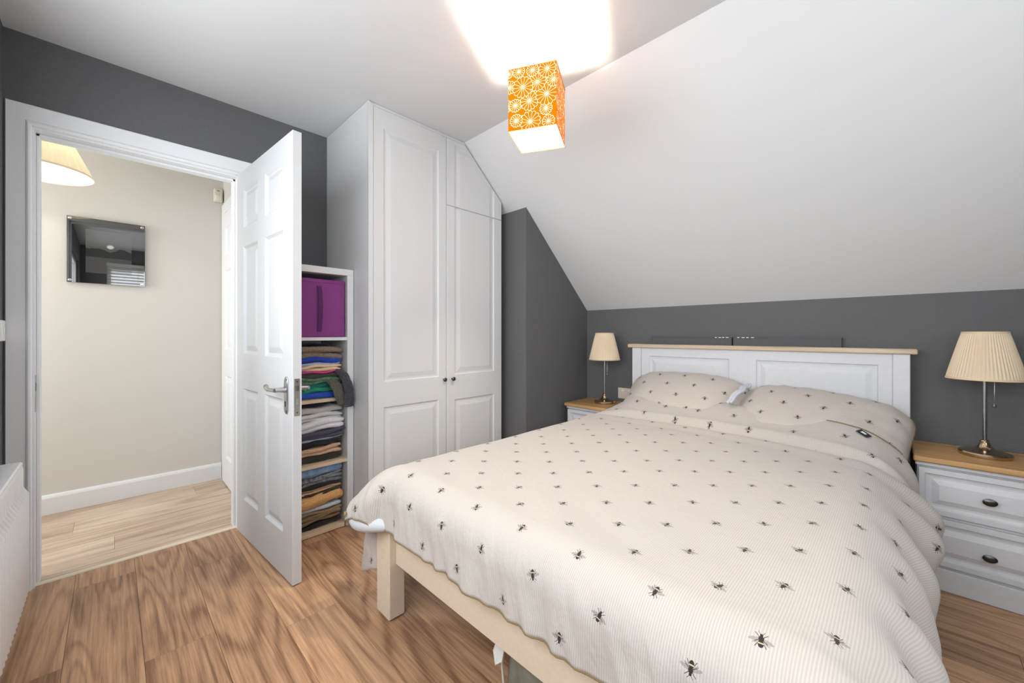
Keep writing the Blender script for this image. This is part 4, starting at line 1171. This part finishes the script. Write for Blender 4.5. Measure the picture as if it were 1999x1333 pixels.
pillow('pillow', 'rear bee-print pillow on the right, its crumpled corner against the bedpost', 0.72, 0.34, 0.11, (-0.315, 2.650, 0.625), (radians(58), radians(5), 0), 9, uvoff=(0.0, 0.10))

def open_end(parent, pts):
    bm = bmesh.new()
    for off, r in ((Vector((0, 0, 0)), 0.012), (Vector((0.016, -0.004, 0.004)), 0.009)):
        P = []
        for i in range(len(pts) - 1):
            for q in range(4): P.append(Vector(pts[i]).lerp(Vector(pts[i + 1]), q / 4))
        P.append(Vector(pts[-1]))
        P = [p + off + Vector((0.006 * sin(i * 1.3), 0, 0.004 * sin(i * 1.9 + 1))) for i, p in enumerate(P)]
        add_tube(bm, P, [r * (0.5 + 0.7 * sin(pi * (0.15 + 0.7 * i / (len(P) - 1)))) for i in range(len(P))], 10)
    auto_smooth(link_bm('open_end', bm, M_SHEET, parent), 60)
open_end(pil_left, [(-0.628, 2.610, 0.800), (-0.640, 2.555, 0.785), (-0.662, 2.490, 0.755), (-0.690, 2.440, 0.712)])

# ------------------------------------------------------------------ bedside tables
M_OAKTOP = M_OAK
def bedside(x0, label):
    x1 = x0 + 0.405
    b = empty('bedside_table', ((x0 + x1) / 2, 2.66, 0), 0, label, 'bedside table', 'matching bedside tables')
    yb = 2.825; yf = 2.502
    box('body', x0 + 0.012, x1 - 0.012, yf, yb, 0.0, 0.545, M_GREYWOOD, b, 0.003)
    box('top', x0, x1, 2.462, yb + 0.002, 0.545, 0.568, M_OAKTOP, b, 0.004)
    box('cornice', x0 + 0.006, x1 - 0.006, yf - 0.018, yf, 0.525, 0.545, M_GREYWOOD, b, 0.004)
    box('plinth', x0 + 0.010, x1 - 0.010, yf - 0.014, yf, 0.0, 0.095, M_GREYWOOD, b, 0.004)
    for z0, z1, zk in ((0.108, 0.308, 0.198), (0.322, 0.518, 0.424)):
        bm = bmesh.new()
        add_panelled(bm, rect(x0 + 0.016, x1 - 0.016, z0, z1), [(rect(x0 + 0.034, x1 - 0.034, z0 + 0.022, z1 - 0.022), ())], 0.018,
                     lambda a, bb_, d: (a, yf - 0.0185 - d, bb_), ((0.005, -0.009), (0.014, -0.012), (0.022, -0.012), (0.044, -0.001)))
        dr = link_bm('drawer', bm, M_GREYWOOD, b)
        bm = bmesh.new()
        pr = [(0.006, 0), (0.006, 0.012), (0.012, 0.016), (0.020, 0.020), (0.0205, 0.0225), (0.013, 0.026), (0.003, 0.027)]
        add_lathe(bm, [(r, -h) for r, h in pr], (0, 0, 0), 24, 'Y')
        for v in bm.verts: v.co = Vector(((x0 + x1) / 2 + 0.012 + v.co.x, yf - 0.0185 + v.co.y, zk + v.co.z * 0.72))
        auto_smooth(link_bm('knob', bm, M_PEWTER, dr), 40)
    return b
bedside(0.050, 'pale grey bedside table right of the bed, two drawers in full view')
bedside(-1.850, 'pale grey bedside table left of the bed, half hidden by the duvet')

# ------------------------------------------------------------------ bedside lamps
M_LSHADE = translucent('beige_pleated_shade', (246, 228, 200), 0.25)
def table_lamp(x, y, z, label):
    l = empty('table_lamp', (x, y, z), 0, label, 'table lamp', 'pleated bedside lamps')
    lathe('base', [(0.0775, z), (0.079, z + 0.003), (0.0795, z + 0.014), (0.076, z + 0.019), (0.064, z + 0.023), (0.046, z + 0.027), (0.030, z + 0.034), (0.021, z + 0.043), (0.0165, z + 0.054), (0.0145, z + 0.060), (0.0155, z + 0.064), (0.0125, z + 0.069), (0.008, z + 0.072)],
          (x, y, 0), M_BRASSY, l, 48, ang=25)
    tube('stem', [(x, y, z + 0.068), (x, y, z + 0.40)], 0.0068, M_CHROME, l, 14)
    lathe('bulb_holder', [(0.015, z + 0.385), (0.018, z + 0.395), (0.018, z + 0.43), (0.012, z + 0.44)], (x, y, 0), M_CHROME, l, 18)
    pleated('lamp_shade', (x, y), 0.1165, z + 0.336, 0.0675, z + 0.540, 62, 0.0016, M_LSHADE, l)
    M_BAND = material('beige_shade_binding', (226, 200, 164), 0.9)
    ring_band('shade_trim', (x, y), 0.1165, z + 0.334, 0.1150, z + 0.342, M_BAND, l)
    ring_band('shade_trim', (x, y), 0.0685, z + 0.535, 0.0672, z + 0.542, M_BAND, l)
    for k in range(3):
        a = 2 * pi * k / 3
        tube('spoke', [(x, y, z + 0.43), (x + 0.07 * cos(a), y + 0.07 * sin(a), z + 0.52)], 0.0013, M_CHROME, l, 6)
    cx_, cy_ = x + 0.026, y - 0.005
    ch = tube('pull_chain', [(x + 0.01, y, z + 0.40), (cx_, cy_, z + 0.39), (cx_, cy_, z + 0.225)], 0.0011, M_CHROME, l, 6)
    lathe('pull_knob', [(0.001, z + 0.214), (0.005, z + 0.216), (0.0065, z + 0.221), (0.003, z + 0.228), (0.0012, z + 0.232)], (cx_, cy_, 0), M_CHROME, ch, 14)
    return l
table_lamp(0.272, 2.668, 0.568, 'table lamp with beige pleated shade on the right bedside table')
table_lamp(-1.615, 2.665, 0.568, 'table lamp with beige pleated shade on the left bedside table')

# ------------------------------------------------------------------ small things by the bed
sk = empty('wall_socket', (-1.47, YB, 0.60), 0, 'cream wall socket plate behind the left bedside table', 'socket')
box('plate', -1.595, -1.449, YB - 0.010, YB, 0.588, 0.674, material('cream_socket', (214, 200, 184), 0.4), sk, 0.003)
for xx in (-1.552, -1.492): box('rocker', xx - 0.008, xx + 0.008, YB - 0.013, YB - 0.009, 0.645, 0.662, M_PLASTIC, sk, 0.001)
M_BOX = material('dark_grey_card', (84, 84, 86), 0.7, noise_amt=0.08, noise_scale=60)
for x0, x1, lab in ((-1.300, -0.764, 'left of the two dark grey flat boxes standing behind the headboard'), (-0.757, -0.218, 'right of the two dark grey flat boxes standing behind the headboard')):
    e = empty('flat_box', ((x0 + x1) / 2, 2.82, 0), 0, lab, 'box', 'boxes behind the headboard')
    box('body', x0, x1, 2.803, 2.838, 0.12, 1.075, M_BOX, e, 0.003)
    for q in range(4):
        xm = (x1 - 0.10 + q * 0.022) if x0 < -1 else (x0 + 0.025 + q * 0.026)
        box('printed_mark', xm, xm + 0.013 + 0.003 * (q % 2), 2.8005, 2.8016, 1.0755, 1.0795, M_PLASTIC, e)
    box('lid_edge', x0 - 0.001, x1 + 0.001, 2.8015, 2.8395, 1.070, 1.080, M_BOX, e, 0.002)
# ------------------------------------------------------------------ duvet corner: button, white inner quilt, hanging corner of the cover
c0 = duvet_point(s_min + 0.02, t_min + 0.02)
bm = bmesh.new()
pth = [duvet_point(-1.33, t_min + 0.01) + Vector((0, 0.035, 0.000)), duvet_point(-1.45, t_min + 0.01) + Vector((0.0, 0.03, -0.024)), duvet_point(-1.56, t_min + 0.02) + Vector((0.01, 0.03, -0.030)),
       duvet_point(-1.62, t_min + 0.06) + Vector((0.025, 0.02, -0.030)), duvet_point(s_min + 0.01, t_min + 0.16) + Vector((0.035, 0.0, -0.010)), duvet_point(s_min + 0.01, t_min + 0.30) + Vector((0.035, 0, 0.0))]
add_tube(bm, pth, [0.012, 0.034, 0.046, 0.048, 0.042, 0.014], 14)
o = link_bm('inner_quilt', bm, M_INNER, dv, smooth=True)
sb = o.modifiers.new('sub', 'SUBSURF'); sb.levels = 2; sb.render_levels = 2
bp_ = duvet_point(s_min + 0.085, t_min + 0.020)
nrm = Vector((-0.35, -0.92, 0.1)).normalized()
bm = bmesh.new(); add_lathe(bm, [(0.0095, -0.001), (0.0095, 0.003), (0.0075, 0.0045), (0.006, 0.0035), (0.001, 0.0035)], (0, 0, 0), 20)
bmesh.ops.transform(bm, matrix=Vector((0, 0, 1)).rotation_difference(nrm).to_matrix().to_4x4(), verts=bm.verts)
bmesh.ops.translate(bm, verts=bm.verts, vec=bp_ + nrm * 0.006)
auto_smooth(link_bm('button', bm, material('horn_button', (150, 116, 66), 0.35), dv), 40)
# the loose corner of the cover that hangs below the quilt
bm = bmesh.new(); uvl = bm.loops.layers.uv.new('cloth')
n, m_ = 14, 14
G = []
for i in range(n + 1):
    row = []
    for j in range(m_ + 1):
        u, v = i / n, j / m_
        top = Vector((-1.680 + 0.235 * u, 0.790 - 0.03 * u, 0.300))
        bot = Vector((-1.655 + 0.195 * u, 0.785 - 0.02 * u, 0.075 + 0.10 * u))
        p = top.lerp(bot, v)
        p.y += -0.022 * sin(pi * u) * (0.4 + v) + 0.008 * sin(u * 9 + v * 3) + 0.004 * noise.noise(Vector((u * 4, v * 4, 3)))
        row.append((bm.verts.new(p), (p.x * 1.0 + 0.033, p.z + 0.045)))
    G.append(row)
for i in range(n):
    for j in range(m_):
        q = (G[i][j], G[i + 1][j], G[i + 1][j + 1], G[i][j + 1])
        f = bm.faces.new([v[0] for v in q])
        for lp_, v in zip(f.loops, q): lp_[uvl].uv = v[1]
edge_l = [G[0][j][0].co.copy() for j in range(m_ + 1)]
o = link_bm('hanging_corner', bm, M_BEE, dv, smooth=True)
o.modifiers.new('t', 'SOLIDIFY').thickness = 0.014
tube('piping', edge_l, 0.003, M_PIPING, dv, 8)

# ------------------------------------------------------------------ storage bag under the bed with a white label
bg_ = empty('storage_bag', (-0.55, 1.10, 0), 0, 'grey-green soft storage bag pushed under the foot of the bed', 'storage bag')
M_BAG = material('grey_green_fleece', (128, 124, 112), 0.85, noise_amt=0.15, noise_scale=30, bump=0.4, bump_scale=90)
bm = bmesh.new()
add_box(bm, -0.86, -0.22, 0.84, 1.40, 0.004, 0.185, 0.045, 4)
for v in bm.verts: v.co += Vector((1, 1, 0.6)) * 0.012 * noise.noise(v.co * 9) + Vector((0, 0, 0.003))
auto_smooth(link_bm('body', bm, M_BAG, bg_), 60)
tube('seam', [(-0.862, 0.842, 0.02), (-0.866, 0.838, 0.09), (-0.858, 0.845, 0.16)], 0.004, material('white_seam', (214, 212, 204), 0.7), bg_, 8)
bm = bmesh.new()
lv = [(-0.872, 0.825, 0.175), (-0.840, 0.826, 0.168), (-0.845, 0.818, 0.118), (-0.868, 0.812, 0.098), (-0.886, 0.820, 0.128)]
bm.faces.new([bm.verts.new(p) for p in lv])
o = link_bm('care_label', bm, material('white_care_label', (222, 226, 220), 0.6, noise_amt=0.06, noise_scale=160), bg_)
o.modifiers.new('t', 'SOLIDIFY').thickness = 0.001
